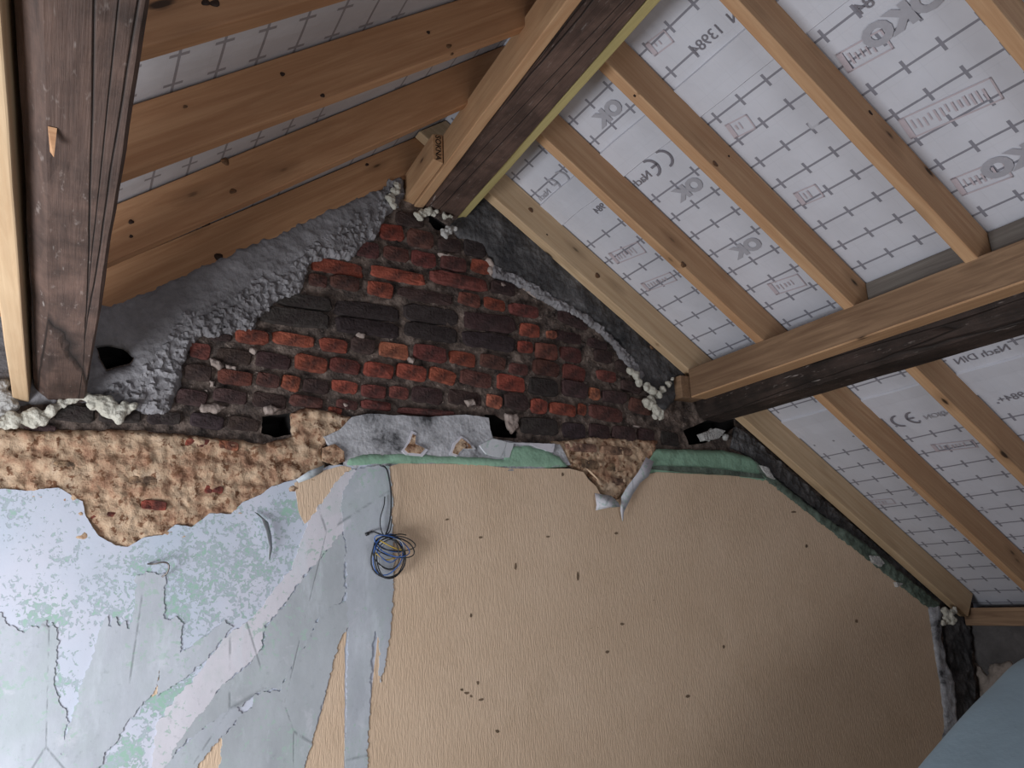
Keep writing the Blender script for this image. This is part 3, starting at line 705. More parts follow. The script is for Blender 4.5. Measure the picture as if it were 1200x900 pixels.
# scrap hanging by the tan patch and the strip beside it
strip_sheet('hanging_scrap', [(at(697, 578, -.05), at(716, 581, -.06)), (at(698, 585, -.062), at(724, 588, -.075)), (at(699, 592, -.066), at(727, 594, -.085)), (at(698, 598, -.058), at(712, 595, -.065))], M_LINE3, wall_back)
strip_sheet('hanging_scrap', [(at(757, 536, -.05), at(766, 541, -.056)), (at(748, 553, -.056), at(760, 558, -.058)), (at(735, 570, -.06), at(750, 566, -.058)), (at(728, 582, -.062), at(741, 580, -.06)), (at(727, 598, -.066), at(731, 600, -.064)), (at(729, 610, -.06), at(730, 611, -.06))], M_LINE3, wall_back)
strip_sheet('curled_paper', [(at(347, 562, -.05), at(350, 566, -.05)), (at(362, 552, -.065), at(366, 560, -.055)), (at(380, 545, -.07), at(378, 553, -.05))], M_LINE2, wall_back)
strip_sheet('curled_paper', [(at(298, 600, -.042), at(302, 602, -.042)), (at(306, 608, -.06), at(314, 612, -.045)), (at(311, 622, -.07), at(318, 628, -.046)), (at(315, 640, -.062), at(319, 643, -.045)), (at(314, 655, -.046), at(316, 656, -.043))], M_LINE, wall_back)
strip_sheet('curled_paper', [(at(692, 555, -.045), at(686, 548, -.045)), (at(700, 562, -.056), at(692, 552, -.06)), (at(706, 574, -.05), at(700, 560, -.062))], M_WALLP, wall_back)

# ---- right edge of the wall, knee wall, floor
edge_p = [(1088, 712), (1102, 704), (1108, 722), (1106, 745), (1112, 775), (1122, 800), (1124, 840), (1124, 900), (1110, 960), (1085, 960), (1104, 870), (1108, 850), (1102, 800), (1094, 750)]
slab('torn_plaster_edge', P2(edge_p, -.05), -.052, .0, M_COVE, wall_back, step=.016, amp=.009, nsc=16, rag=.006, rstep=.01, edge=.03, seed=61.0)

slab('dark_strip', P2([(1104, 712), (1134, 714), (1140, 780), (1150, 960), (1112, 960), (1118, 860), (1112, 780)], -.02), -.024, .0, M_RENDER_D, wall_back, step=.02, amp=.012, nsc=24, rag=.005, rstep=.012, seed=62.0)  # dark grey layer right of the torn plaster edge
for k, (x, y, a, b) in enumerate([(552, 721, 2, 3), (729, 731, 3, 2), (560, 800, 2, 3), (583, 857, 3, 3), (604, 664, 1.5, 6), (677, 675, 2, 7), (524, 609, 3, 1.5), (563, 630, 3, 1.5), (642, 629, 3, 1.5), (722, 625, 3, 2), (806, 816, 3, 3), (1004, 728, 2, 3), (712, 764, 3, 2),
                               (541, 808, 3, 2), (547, 812, 4, 2), (552, 816, 2, 2), (564, 820, 4, 2), (659, 556, 2, 3), (930, 600, 4, 1.5), (848, 758, 1.5, 3), (945, 640, 2, 3)]):
    pts = [(x+a*math.cos(t)*random.uniform(.5, 1.1), y+b*math.sin(t)*random.uniform(.5, 1.1)) for t in [i*PI/3.5 for i in range(7)]]
    slab('wallpaper_nick', P2(pts, -.038), -.0388, -.036, M_NICK, wall_back, step=.02, seed=80.0+k)
XK = 4.78
def kx(p): return (XK+p[1], -p[0], p[2])       # slab frame turned onto the knee wall: x there = distance from the gable
wall_right = slab('wall_right', [(0, 0), (4.5, 0), (4.5, 1.42), (0, 1.42)], 0.0, .2, M_KNEE, None, step=.09, amp=.006, nsc=12, xf=kx)
tag(wall_right, kind='structure')
def kp(px, py):
    d = ray(px, py); p = CAM+d*((XK-.03-CAM.x)/d.x); return (-p.y, p.z)
def safe(px, py):
    u, v = kp(px, py); return (max(u, -.02), v)
kpl = [(0, 1.13), (.03, 1.10), (.06, 1.05), (.09, 1.11), (.14, 1.12), (.2, 1.14), (.3, 1.10), (.5, 1.13), (.9, 1.10), (1.4, 1.13), (2.6, 1.10), (2.6, .0), (0, .0)]
slab('knee_wall_plaster', kpl, -.035, .0, M_KNEEP, wall_right, step=.03, amp=.012, nsc=16, rag=.012, rstep=.012, edge=.02, xf=kx, seed=71.0)
def box_mesh(name, lo, hi):
    x0, y0, z0 = lo; x1, y1, z1 = hi
    V = [(x0, y0, z0), (x1, y0, z0), (x1, y1, z0), (x0, y1, z0), (x0, y0, z1), (x1, y0, z1), (x1, y1, z1), (x0, y1, z1)]
    return mesh(name, V, [(0, 3, 2, 1), (4, 5, 6, 7), (0, 1, 5, 4), (1, 2, 6, 5), (2, 3, 7, 6), (3, 0, 4, 7)])
tag(link('floor', box_mesh('floor', (-1.6, YBACK, -.1), (4.9, .1, 0)), M_FLOOR), kind='structure')
# left knee wall with a window opening
WL = []
for i, (lo, hi) in enumerate([((-1.62, YBACK, 0), (-1.5, .05, .62)), ((-1.62, YBACK, 1.56), (-1.5, .05, 1.72)), ((-1.62, -.55, .62), (-1.5, .05, 1.56)), ((-1.62, YBACK, .62), (-1.5, -1.95, 1.56))]):
    WL.append((lo, hi))
V = []; F = []
for lo, hi in WL:
    me = box_mesh('t', lo, hi); n0 = len(V)
    V += [tuple(v.co) for v in me.vertices]; F += [tuple(n0+i for i in p.vertices) for p in me.polygons]; bpy.data.meshes.remove(me)
tag(link('wall_left', mesh('wall_left', V, F), M_KNEEP), kind='structure')

# ------------------------------------------------------------------ timbers
# right rafters
def rxz(x0, x1):
    # section: underside line from x0 to x1, top under the membrane, upper end trimmed to the left slope
    e = .006
    xb = (zr(0)-zl(0, DEP-e))/(.7175+.6642)
    a = (xb, zr(xb)); b = (x1, zr(x1)); c = (x1+.0886, zr(x1+.0886, DEP-e))
    xt = (zr(0, DEP-e)-zl(0, DEP-e))/(.7175+.6642)
    return [a, b, c, (xt, zr(xt, DEP-e))]
M_KNOT = flat('dark_knot', (.045, .022, .014), .6, var=.5)
M_KNOT2 = flat('brown_knot', (.19, .095, .045), .6, var=.6, nsc=120)
RAF = []; LAF = []
rr = [(-.03, .055, 4.66, M_PINE_PALE, 'pale clean rafter of the right slope lying against the gable wall'),
      (-.540, .048, 4.66, M_PINE, 'second rafter of the right slope counted from the gable wall'),
      (-1.022, .050, 4.66, M_PINE, 'third rafter of the right slope from the gable, just left of the dark-knotted one'),
      (-1.535, .048, 4.66, M_PINE, 'right slope rafter with a dark oval knot and an orange lower edge'),
      (-2.048, .050, 4.66, M_PINE, 'rafter crossing the top right corner of the photo')]
for y, th, x1, m_, lab in rr:
    o = tprism('rafter', rxz(0, x1), y, y-th, (AX, y, AZ-.1), TR, m_)
    tag(o, lab, 'rafter', 'rafters of the right roof slope'); RAF.append(o)
# left rafters
def lxz(x1):
    e = .006
    xb = (zr(0, DEP-e)-zl(0))/(.7175+.6642)
    xt = (zr(0, DEP-e)-zl(0, DEP-e))/(.7175+.6642)
    return [(xb, zl(xb)), (x1, zl(x1)), (x1-.115, zl(x1-.115, DEP-e)), (xt, zl(xt, DEP-e))]
lr = [(.03, .058, 0, 'lowest orange rafter of the left slope, its foot along the grey render'),
      (-.602, .048, .068, 'left slope rafter second up from the grey render, thin pale underside edge'),
      (-1.075, .048, .02, 'left slope rafter third up from the grey render, with two dark ring knots'),
      (-1.590, .048, .03, 'topmost left slope rafter with a clump of black knots at the top of the photo')]
for y, th, sk, lab in lr:
    o = tprism('rafter', lxz(-1.38), y, y-th, (AX, y, AZ-.1), TL, M_PINE_WARM, skew=sk)
    tag(o, lab, 'rafter', 'rafters of the left roof slope'); LAF.append(o)

# knots standing in the side faces
def flat_knot(o, px, py, yface, rpx, asp=1.0, ring=False, sk=0.0, ax=TR):
    p = at(px, py, yface)
    for _ in range(3):
        y = yface+sk*(p-Vector((AX, 0, AZ-.1))).dot(ax); p = at(px, py, y)
    R = rpx*.0034*(-y+3)/3*.0+rpx*(3+y)/F_PX*1.25; n = 12; V = []; F = []
    for i in range(n):
        t = 2*PI*i/n; k = 1+.12*math.sin(3*t+px)
        a = ax*math.cos(t)*R*k+Vector((0, 1, 0)).cross(ax)*math.sin(t)*R*asp*k
        V.append(a+Vector((0, .004, 0)))
    for i in range(n): V.append(V[i]*.9+Vector((0, -.0050, 0)))
    V.append(Vector((0, -.0016 if not ring else -.0008, 0)))
    F = [(i, (i+1) % n, n+(i+1) % n, n+i) for i in range(n)]+[(n+i, n+(i+1) % n, 2*n) for i in range(n)]
    me = mesh('knot', V, F, True); fixn(me)
    k = link('knot', me, M_KNOT2 if ring else M_KNOT)
    bpy.context.view_layer.update()
    k.parent = o; k.matrix_parent_inverse = o.matrix_world.inverted(); k.matrix_world = Matrix.Translation(p)
for i, px, py, rp, asp, ring in ((0, 622, 246, 4, .8, True), (0, 700, 323, 4, 1, True), (0, 764, 407, 3, .7, True), (0, 641, 275, 1.6, .5, False), (1, 801, 310, 5, .8, True), (1, 770, 216, 3, .8, True),
                               (2, 838, 192, 6, .7, True), (2, 854, 183, 2, 1, False), (3, 1020, 132, 6, .55, False), (2, 744, 112, 2, .7, False)):
    flat_knot(RAF[i], px, py, rr[i][0]-rr[i][1]-.0002, rp, asp, ring)
for i, px, py, rp, asp, ring in ((0, 241, 262, 4.5, .7, False), (0, 256, 301, 4.5, .9, False), (0, 430, 193, 2.5, .7, False), (1, 153.6, 260, 2.6, .9, False), (1, 153.6, 277, 1.8, .9, False), (1, 264, 189, 4, 1.2, True), (1, 273, 224, 4, .7, True),
                               (2, 331, 87, 3, .9, False), (2, 217, 125, 2.5, .7, True), (2, 378, 112, 3, .8, False), (2, 502, 38, 2.6, .9, False), (2, 526, 54, 4.5, .6, True), (2, 530, 63, 2.2, .6, True), (3, 241, 3, 5, .8, False), (3, 252, 4, 6, .7, False)):
    flat_knot(LAF[i], px, py, lr[i][0]-lr[i][1]-.0002, rp, asp, ring, sk=lr[i][2], ax=TL)

# ridge: old beam between two new boards
D = -.05
DAX = Vector((D, -1, 0))
YE = YBACK
def beam(name, pts, y0, y1, m_, drift, **k):
    return tprism(name, pts, y0, y1, (pts[0][0], 0, pts[0][1]), Vector((drift, -1, 0)) if False else Vector((0, -1, 0)), m_, drift=drift, **k)
def oldbeam(name, corners0, corners1, y0, y1, m_, amp=.006, seg=60, sub=6):
    """hewn beam: section corners (x,z) at both ends, faces subdivided and uneven; local x runs along the beam"""
    k = len(corners0); V = []; F = []; ring = []
    for s in range(seg+1):
        t = s/seg; y = y0+(y1-y0)*t; r = []
        for i in range(k):
            for j in range(sub):
                a = Vector(corners0[i]).lerp(Vector(corners0[(i+1) % k]), j/sub); b = Vector(corners1[i]).lerp(Vector(corners1[(i+1) % k]), j/sub)
                p = a.lerp(b, t)
                d = amp*noise.noise(Vector((p.x*9, y*1.7, p.y*9)))+amp*.35*noise.noise(Vector((p.x*40, y*9, p.y*40)))
                if j == 0: d -= amp*.7*max(0, noise.noise(Vector((i*5.0, y*3.0, 1.0))))
                c = sum((Vector(q) for q in corners0), Vector((0, 0)))/k
                dirv = (a-c).normalized()
                r.append(len(V)); V.append((-y, p.x+dirv.x*d, p.y+dirv.y*d))
        ring.append(r)
    n = k*sub
    for a, b in zip(ring, ring[1:]):
        for i in range(n): F.append((a[i], a[(i+1) % n], b[(i+1) % n], b[i]))
    F.append(tuple(ring[0])); F.append(tuple(ring[-1]))
    me = mesh(name, V, F); fixn(me)
    o = link(name, me, m_)
    # local (x along, y, z) -> world: x' = local y, y' = -local x
    o.matrix_world = Matrix(((0, 1, 0, 0), (-1, 0, 0, 0), (0, 0, 1, 0), (0, 0, 0, 1)))
    return o
def topcut(x): return min(zl(x), zr(x))-.004
L_ = abs(YE)
def sh(pts, d): return [(x+d, z) for x, z in pts]
ridge_old = [(1.284, 3.322), (1.440, 3.308), (1.440, topcut(1.440)-.01), (1.35, 3.56), (1.284, topcut(1.284))]
o = oldbeam('ridge_beam', ridge_old, sh(ridge_old, D*L_), -.012, YE, M_OLD, .004)
tag(o, 'old dark brown ridge beam, cracked, between the new pine board and the greenish board', 'beam')
rb = [(1.236, 3.330), (1.280, 3.330), (1.280, topcut(1.28)), (1.236, topcut(1.236))]
o = tprism('ridge_board', rb, .0, YE, (1.236, 0, 3.33), Vector((0, -1, 0)), M_PINE, drift=D, seg=30)
tag(o, 'new pine board fixed to the left side of the old ridge beam', 'board')
rg = [(1.447, 3.318), (1.487, 3.318), (1.487, topcut(1.487)), (1.447, topcut(1.447))]
o = tprism('ridge_board', rg, .0, YE, (1.434, 0, 3.318), Vector((0, -1, 0)), M_PINE_GREEN, drift=D+.003, seg=30)
tag(o, 'greenish yellow board fixed to the right side of the old ridge beam', 'board')
# offcut with the stamp
bk = [(1.186, 3.348), (1.233, 3.338), (1.233, 3.475), (1.186, 3.468)]
blk = tprism('timber_offcut', bk, .02, -.375, (1.186, 0, 3.338), Vector((0, -1, 0)), M_PINE, drift=D, seg=4, wane=.0005)
tag(blk, 'short pine offcut with a stamped end, screwed to the ridge board at the gable', 'offcut')

def text_mesh(name, s, size, m_, parent, M4, mirror=False, bold=0.0, sx=1.0, shear=0.0):
    cu = bpy.data.curves.new(name, 'FONT'); cu.body = s; cu.size = size; cu.extrude = .0001; cu.offset = bold; cu.shear = shear
    cu.align_x = 'CENTER'; cu.align_y = 'CENTER'; cu.resolution_u = 3
    t = bpy.data.objects.new('tmp', cu); C.objects.link(t)
    dg = bpy.context.evaluated_depsgraph_get(); dg.update()
    me = bpy.data.meshes.new_from_object(t.evaluated_get(dg)); bpy.data.objects.remove(t)
    me.name = name; me.materials.clear()
    if mirror:
        me.transform(Matrix.Diagonal((-1, 1, 1, 1))); me.flip_normals()
    me.transform(Matrix.Diagonal((sx, 1, 1, 1)))
    o = link(name, me, m_)
    o.parent = parent; o.matrix_parent_inverse = parent.matrix_world.inverted(); o.matrix_world = M4
    return o
bpy.context.view_layer.update()
# stamp: reads downwards on the end of the offcut
ctr = Vector((1.2095-.05*-.0+D*.376, -.3765, 3.407))
Mst = Matrix(((0, 1, 0, ctr.x), (0, 0, -1, ctr.y), (-1, 0, 0, ctr.z), (0, 0, 0, 1)))
text_mesh('stamp', 'SOKNA', .034, M_BLACK, blk, Mst, bold=.0006)

# right purlin
pb = [(2.692, 2.552), (2.786, 2.552), (2.786, topcut(2.786)), (2.692, topcut(2.692))]
o = tprism('purlin_board', pb, -.085, YE, (2.692, 0, 2.552), Vector((0, -1, 0)), M_PINE_BROWN, drift=.012, seg=30)
# underside lit from below: its brighter tone is painted on a thin added strip
tag(o, 'new brown pine board along the left side of the right purlin', 'board')
pe = [(2.694, 2.543), (2.788, 2.543), (2.788, 2.551), (2.694, 2.551)]
pe_o = link('lower_edge', box_mesh('lower_edge', (.09, 0, 0), (L_, .092, .008)), M_PINE, None)
pe_o.parent = o; pe_o.matrix_parent_inverse = o.matrix_world.inverted()
pe_o.matrix_world = Matrix(((.012, 1, 0, 2.692), (-1, 0, 0, 0), (0, 0, 1, 2.5435), (0, 0, 0, 1)))
pe_o['label'] = 'orange lower edge of the purlin board, lit tone in its colour'
po0 = [(2.792, 2.50), (2.83, 2.458), (2.945, 2.447), (2.97, 2.475), (2.97, topcut(2.97)), (2.79, topcut(2.79))]
o = oldbeam('purlin', po0, [(x+.058, z) for x, z in po0], -.012, YE, M_OLD2, .006)
tag(o, 'old blackened purlin of the right slope below the orange edge', 'beam')
ob = [(2.640, 2.545), (2.775, 2.545), (2.775, 2.66), (2.640, 2.66)]
o = tprism('timber_offcut', ob, .0, -.08, (2.64, 0, 2.545), Vector((0, -1, 0)), M_PINE_BROWN, seg=2, wane=.0005)
tag(o, 'short brown timber offcut at the gable end of the right purlin board, beside foam', 'offcut')
pk = [(2.80, 2.60), (2.83, 2.60), (2.83, zr(2.83, DEP-.01)), (2.80, zr(2.80, DEP-.012))]
for (a, b, lab) in ((-1.074, -1.533, 'grey weathered packing board over the right purlin between third and fourth rafter'), (-1.585, -2.046, 'grey weathered packing board over the right purlin next to the photo edge')):
    o = tprism('packing_board', pk, a, b, (2.80, a, 2.6), Vector((0, -1, 0)), M_GREYWOOD, seg=4)
    tag(o, lab, 'board', 'packing boards over the right purlin')

# left purlin
lp0 = [(-.138, 2.345), (-.095, 2.312), (.008, 2.316), (.014, 2.325), (.014, zl(.014)-.01), (-.138, zl(-.138)-.01)]
lp1 = [(-.088, 2.345), (-.065, 2.312), (.040, 2.316), (.046, 2.325), (.046, zl(.046)-.01), (-.088, zl(-.088)-.01)]
o = oldbeam('purlin', lp0, lp1, -.012, YE, M_OLD, .006)
tag(o, 'thick old brown purlin of the left slope with cracks and a splinter', 'beam')
spl = link('splinter', mesh('splinter', [(0, 0, 0), (.012, 0, 0), (.006, .004, .0), (.010, -.002, -.055), (.004, .003, -.05)], [(0, 1, 3), (1, 2, 3), (2, 4, 3), (0, 4, 2), (0, 3, 4)]), M_PINE_WARM)
spl.parent = o; spl.matrix_parent_inverse = o.matrix_world.inverted()
p_ = CAM+ray(56, 148)*((2.312-CAM.z)/ray(56, 148).z)
spl.matrix_world = Matrix.Translation(p_) @ Matrix.Rotation(1.2, 4, 'X')
lt = [(-.196, 2.300), (-.150, 2.300), (-.150, zl(-.15)-.01), (-.196, zl(-.196)-.01)]
o = tprism('purlin_board', lt, .0, YE, (-.196, 0, 2.30), Vector((0, -1, 0)), M_PINE_PALE, drift=.012, seg=20)
tag(o, 'pale yellow timber at the left photo edge, along the old left purlin', 'board')

# wall plate on the knee wall
wpq = [(XK-.06, 1.335), (XK+.06, 1.335), (XK+.06, zr(XK+.06)-.004), (XK-.02, zr(XK-.02)-.004), (XK-.06, 1.42)]
wpq = [(XK-.075, 1.338), (XK+.05, 1.338), (XK+.05, 1.39), (XK-.075, 1.440)]
o = tprism('wall_plate', wpq, -.03, YE, (XK-.075, 0, 1.34), Vector((0, -1, 0)), M_PINE_BROWN, seg=20)
tag(o, 'dark brown wall plate on the knee wall, lower right, under the rafter feet', 'beam')

# ------------------------------------------------------------------ print on the membrane
def place(u, v, ang, par, O, ev, h=.010):
    """matrix on the sheet: text x axis towards +u turned by ang; faces into the room"""
    eu = MY; nrm = ev.cross(eu).normalized()
    if nrm.z > 0: nrm = -nrm
    ex = eu; ey = nrm.cross(ex)
    c, s = math.cos(ang), math.sin(ang)
    X = ex*c+ey*s; Y = ey*c-ex*s
    p = O+eu*u+ev*v+nrm*h
    return Matrix(((X.x, Y.x, nrm.x, p.x), (X.y, Y.y, nrm.y, p.y), (X.z, Y.z, nrm.z, p.z), (0, 0, 0, 1)))
def uv(px, py):
    d = ray(px, py); P = CAM+d*((OR-CAM).dot(NR)/d.dot(NR)); return -P.y, (P-OR).dot(TR)
bpy.context.view_layer.update()
def pr(s, px, py, size, m_, ang=0, bold=0, sx=1.0, name='print', h=.0044, shear=0):
    u, v = uv(px, py)
    text_mesh(name, s, size, m_, cr_, place(u, v, ang, cr_, OR, TR, h), mirror=True, bold=bold, sx=sx, shear=shear)
def ce(px, py, r, m_, ang=0, h=.0052):
    """the CE mark seen from the back of the sheet: two open rings and a bar"""
    u, v = uv(px, py); V = []; F = []; w_ = r*.24
    for k, cx in enumerate((0, r*1.75)):
        n0 = len(V); n = 14
        for i in range(n+1):
            t = PI/2+PI*i/n*1.0
            for q in (r, r-w_): V.append((cx+math.cos(t)*q, math.sin(t)*q, 0))
        for i in range(n): F.append((n0+2*i, n0+2*i+1, n0+2*i+3, n0+2*i+2))
        if k:
            n0 = len(V); V += [(cx-r, -w_/2, 0), (cx-r*.15, -w_/2, 0), (cx-r*.15, w_/2, 0), (cx-r, w_/2, 0)]; F.append((n0, n0+1, n0+2, n0+3))
    V = [(-(x-r*.6), y, z) for x, y, z in V]
    o = link('ce_mark', mesh('ce_mark', V, F), m_)
    o.parent = cr_; o.matrix_parent_inverse = cr_.matrix_world.inverted(); o.matrix_world = place(u, v, ang, cr_, OR, TR, h)
pr('N  13984', 838, 38, .060, M_INK_D)
ce(772, 190, .047, M_INK_D)
pr('Nach', 752, 210, .055, M_INK_D)
ce(655, 212, .043, M_INK)
pr('Nach', 638, 228, .045, M_INK)
pr('984', 703, 244, .050, M_INK_D)
pr('84', 1013, 6, .060, M_INK_D)
pr('Nach DIN', 1150, 415, .055, M_INK_D)
ce(1061, 491, .045, M_INK_D, ang=PI)
pr('NORM', 1098, 485, .045, M_INK, ang=PI)
pr('984+', 1185, 465, .055, M_INK_D)
for (px, py, sz) in ((714, 132, .085), (808, 221, .085), (876, 290, .085), (1058, 20, .10), (1200, 182, .10), (1082, 575, .08), (1110, 600, .07)):
    pr('OKO' if px in (1058, 1200) else 'OK', px, py, sz, M_INK, bold=.006*sz/.09, sx=1.15, h=.0040)
def pink(px, py, L, H, ang, name='print_box'):
    u, v = uv(px, py); M4 = place(u, v, ang, cr_, OR, TR, .0036)
    t = .006; V = []; F = []
    def q(x0, y0, x1, y1):
        n = len(V); V.extend([(x0, y0, 0), (x1, y0, 0), (x1, y1, 0), (x0, y1, 0)]); F.append((n, n+1, n+2, n+3))
    q(-L/2, H/2-t, L/2, H/2); q(-L/2, -H/2, L/2, -H/2+t); q(-L/2, -H/2, -L/2+.02, H/2); q(L/2-t, -H/2, L/2, H/2)
    n = int((L-.05)/.019)
    for i in range(n):
        x = -L/2+.032+i*.019; hh = H*.30; a_ = random.uniform(.3, 1); b_ = random.uniform(.5, 1)
        q(x, -hh*a_, x+random.uniform(.004, .008), hh*b_)
    o = link(name, mesh(name, V, F), M_INK_P)
    o.parent = cr_; o.matrix_parent_inverse = cr_.matrix_world.inverted(); o.matrix_world = M4
for a in ((735, 296, .20, .075, -.15), (1013, 60, .16, .08, -.12), (1112, 128, .30, .09, -.12), (1150, 208, .17, .085, -.10), (922, 333, .16, .075, -.12), (868, 148, .10, .07, -.15), (948, 228, .10, .07, -.12), (1118, 522, .20, .06, -.12),
          (1030, 588, .18, .05, -.1), (772, 330, .2, .06, -.12), (773, 50, .10, .06, -.1)):
    pink(*a)

# ------------------------------------------------------------------ sheet laps
for (v0, v1) in ((.218, .36), (1.975, 2.12)):
    P = [(-.2, v0, -.009), (4.4, v0, -.009), (4.4, v1, -.004), (-.2, v1, -.004)]
    sgn = 1
    n = TR.cross(MY)
    s = -1 if n.z < 0 else 1
    P = [(a, b, c*(s)) for a, b, c in P]
    nn = 60; VV = []; FF = []
    for i in range(nn+1):
        u = -.2+4.6*i/nn; wv = .003*noise.noise(Vector((u*6, v0, 0)))
        VV += [(u, v0-.004+wv, 0), (u, v0+wv, s*-.011), (u, (v0+v1)/2, s*-.008), (u, v1+wv*2, s*-.010), (u, v1+.004+wv*2, 0)]
    for i in range(nn):
        for j in range(4): FF.append((5*i+j, 5*i+j+1, 5*i+6+j, 5*i+5+j))
    o = link('sheet_lap', mesh('sheet_lap', VV, FF), M_MEMB, cr_)

# ------------------------------------------------------------------ foam and mortar blobs
def blob(name, pts, m_, label, cat='foam', Y=-.05, seed=0):
    bm = bmesh.new(); rs = random.Random(seed)
    for q in pts:
        x, y, r = q[:3]; yy = q[3] if len(q) > 3 else Y
        c = at(x, y, yy); R = r*.0039
        for k in range(5):
            o_ = Vector((rs.uniform(-.6, .6), rs.uniform(-.3, .3), rs.uniform(-.6, .6)))*R
            bmesh.ops.create_icosphere(bm, subdivisions=2, radius=R*rs.uniform(.45, .8), matrix=Matrix.Translation(c+o_))
    c0 = at(pts[0][0], pts[0][1], Y)
    me = bpy.data.meshes.new(name); 
    for v in bm.verts: v.co -= c0
    bm.to_mesh(me); bm.free()
    o = link(name, me, m_); o.location = c0
    rm = o.modifiers.new('remesh', 'REMESH'); rm.mode = 'VOXEL'; rm.voxel_size = .005
    tx = bpy.data.textures.new('clouds', 'CLOUDS'); tx.noise_scale = .025
    dm = o.modifiers.new('disp', 'DISPLACE'); dm.texture = tx; dm.strength = .012
    return tag(o, label, cat)
blob('expanding_foam', [(738, 436, 6), (745, 440, 6), (751, 448, 6), (757, 454, 6), (763, 460, 7), (770, 462, 6), (777, 457, 5), (783, 450, 4), (788, 444, 3), (762, 468, 7), (757, 472, 6), (764, 474, 6)], M_FOAM, 'white foam running down the render to the end of the right purlin')
blob('expanding_foam', [(769, 480, 6, -.07), (773, 485, 6, -.07), (768, 488, 5, -.07), (775, 491, 4, -.07)], M_FOAM, 'small white foam lump under the offcut at the right purlin', seed=3)
blob('expanding_foam', [(6, 494, 6), (16, 492, 6), (26, 490, 6), (36, 489, 7), (46, 486, 7), (56, 482, 6), (64, 477, 4), (74, 473, 4), (84, 469, 4), (94, 466, 4), (103, 464, 4), (112, 470, 7), (120, 475, 7), (130, 480, 7), (139, 480, 7), (147, 478, 6), (153, 475, 5), (136, 487, 6)], M_FOAM, 'long white foam bead under the left purlin end', seed=5)
blob('expanding_foam', [(489, 251, 4, -.04), (495, 250, 5, -.04), (502, 248, 5, -.04), (509, 250, 4, -.04), (492, 256, 4, -.04)], M_FOAM, 'white foam dab at the end of the ridge board', seed=6)
blob('expanding_foam', [(522, 253, 4, -.04), (528, 253, 3, -.04)], M_FOAM, 'tiny white foam dab under the dark ridge beam', seed=8)
blob('expanding_foam', [(466, 218, 5), (463, 225, 5), (459, 234, 5), (461, 242, 4), (456, 230, 4)], M_FOAM, 'foam and mortar lump left of the ridge offcut', seed=9)
blob('mortar_lump', [(519, 272, 5), (526, 270, 5), (532, 269, 4), (523, 276, 4)], M_FOAM_G, 'grey mortar lump right of the hole under the ridge', 'mortar', seed=10)
blob('expanding_foam', [(1108, 717, 7, -.09), (1115, 720, 7, -.1), (1110, 726, 7, -.09), (1117, 727, 6, -.1), (1106, 730, 4, -.09), (1119, 715, 5, -.1)], M_FOAM, 'white foam block at the gable end of the wall plate', seed=11)
blob('mortar_lump', [(2, 450, 7, -.04), (6, 462, 8, -.04), (10, 474, 7, -.04), (-6, 470, 10, -.04), (1, 482, 7, -.04)], M_FOAM_G, 'whitish mortar lump at the left photo edge beside the pale timber foot', 'mortar', seed=12)
blob('mortar_lump', [(835, 508, 6, -.02), (828, 512, 6, -.02), (843, 507, 5, -.02), (850, 512, 4, -.02)], M_FOAM_G, 'grey mortar lump in the dark hollow under the right purlin', 'mortar', seed=13)

# ------------------------------------------------------------------ cable coil
def tube(name, pts, r, m_, parent, res=6):
    V = []; F = []; pts = [Vector(p) for p in pts]; n = len(pts)
    for i, p in enumerate(pts):
        t = (pts[min(n-1, i+1)]-pts[max(0, i-1)]).normalized()
        a = t.cross(Vector((0, 1, .3))).normalized(); b = t.cross(a)
        for k in range(res):
            an = 2*PI*k/res; V.append(p+a*(math.cos(an)*r)+b*(math.sin(an)*r))
    for i in range(n-1):
        for k in range(res):
            F.append((i*res+k, i*res+(k+1) % res, (i+1)*res+(k+1) % res, (i+1)*res+k))
    F.append(tuple(range(res))); F.append(tuple(range((n-1)*res, n*res))[::-1])
    me = mesh(name, V, F, True); fixn(me)
    o = link(name, me, m_); 
    if parent:
        o.parent = parent; o.matrix_parent_inverse = parent.matrix_world.inverted()
    return o
def spline(pp, n=10):
    out = []
    pp = [Vector(p) for p in pp]; q = [pp[0]]+pp+[pp[-1]]
    for i in range(1, len(q)-2):
        for k in range(n):
            t = k/n; a, b, c, d = q[i-1:i+3]
            out.append(.5*((2*b)+(c-a)*t+(2*a-5*b+4*c-d)*t*t+(3*b-a-3*c+d)*t**3))
    out.append(pp[-1]); return out
base = at(458, 650, -.06)
coil = empty('cable_coil', base); tag(coil, 'tangled coil of thin black, blue and yellow wires hanging from the wall', 'cable')
bpy.context.view_layer.update()
tube('cable', spline([at(449, 546, -.045), at(454, 552, -.07), at(458, 575, -.075), at(458, 600, -.07), at(455, 618, -.065), at(452, 626, -.07)]), .0034, M_CABLE, coil)
tube('cable', spline([at(451, 582, -.05), at(450, 592, -.055), at(446, 606, -.06), at(446, 618, -.06), at(450, 627, -.065), at(457, 622, -.07), at(459, 608, -.07)]), .0022, M_CABLE, coil)
tube('cable', spline([at(430, 626, -.05), at(436, 623, -.055), at(443, 625, -.065), at(452, 629, -.07)]), .003, M_CABLE, coil)
tube('cable_end', [at(428.5, 626.5, -.05), at(432, 625, -.052)], .007, M_CABLE, coil)
rs = random.Random(4)
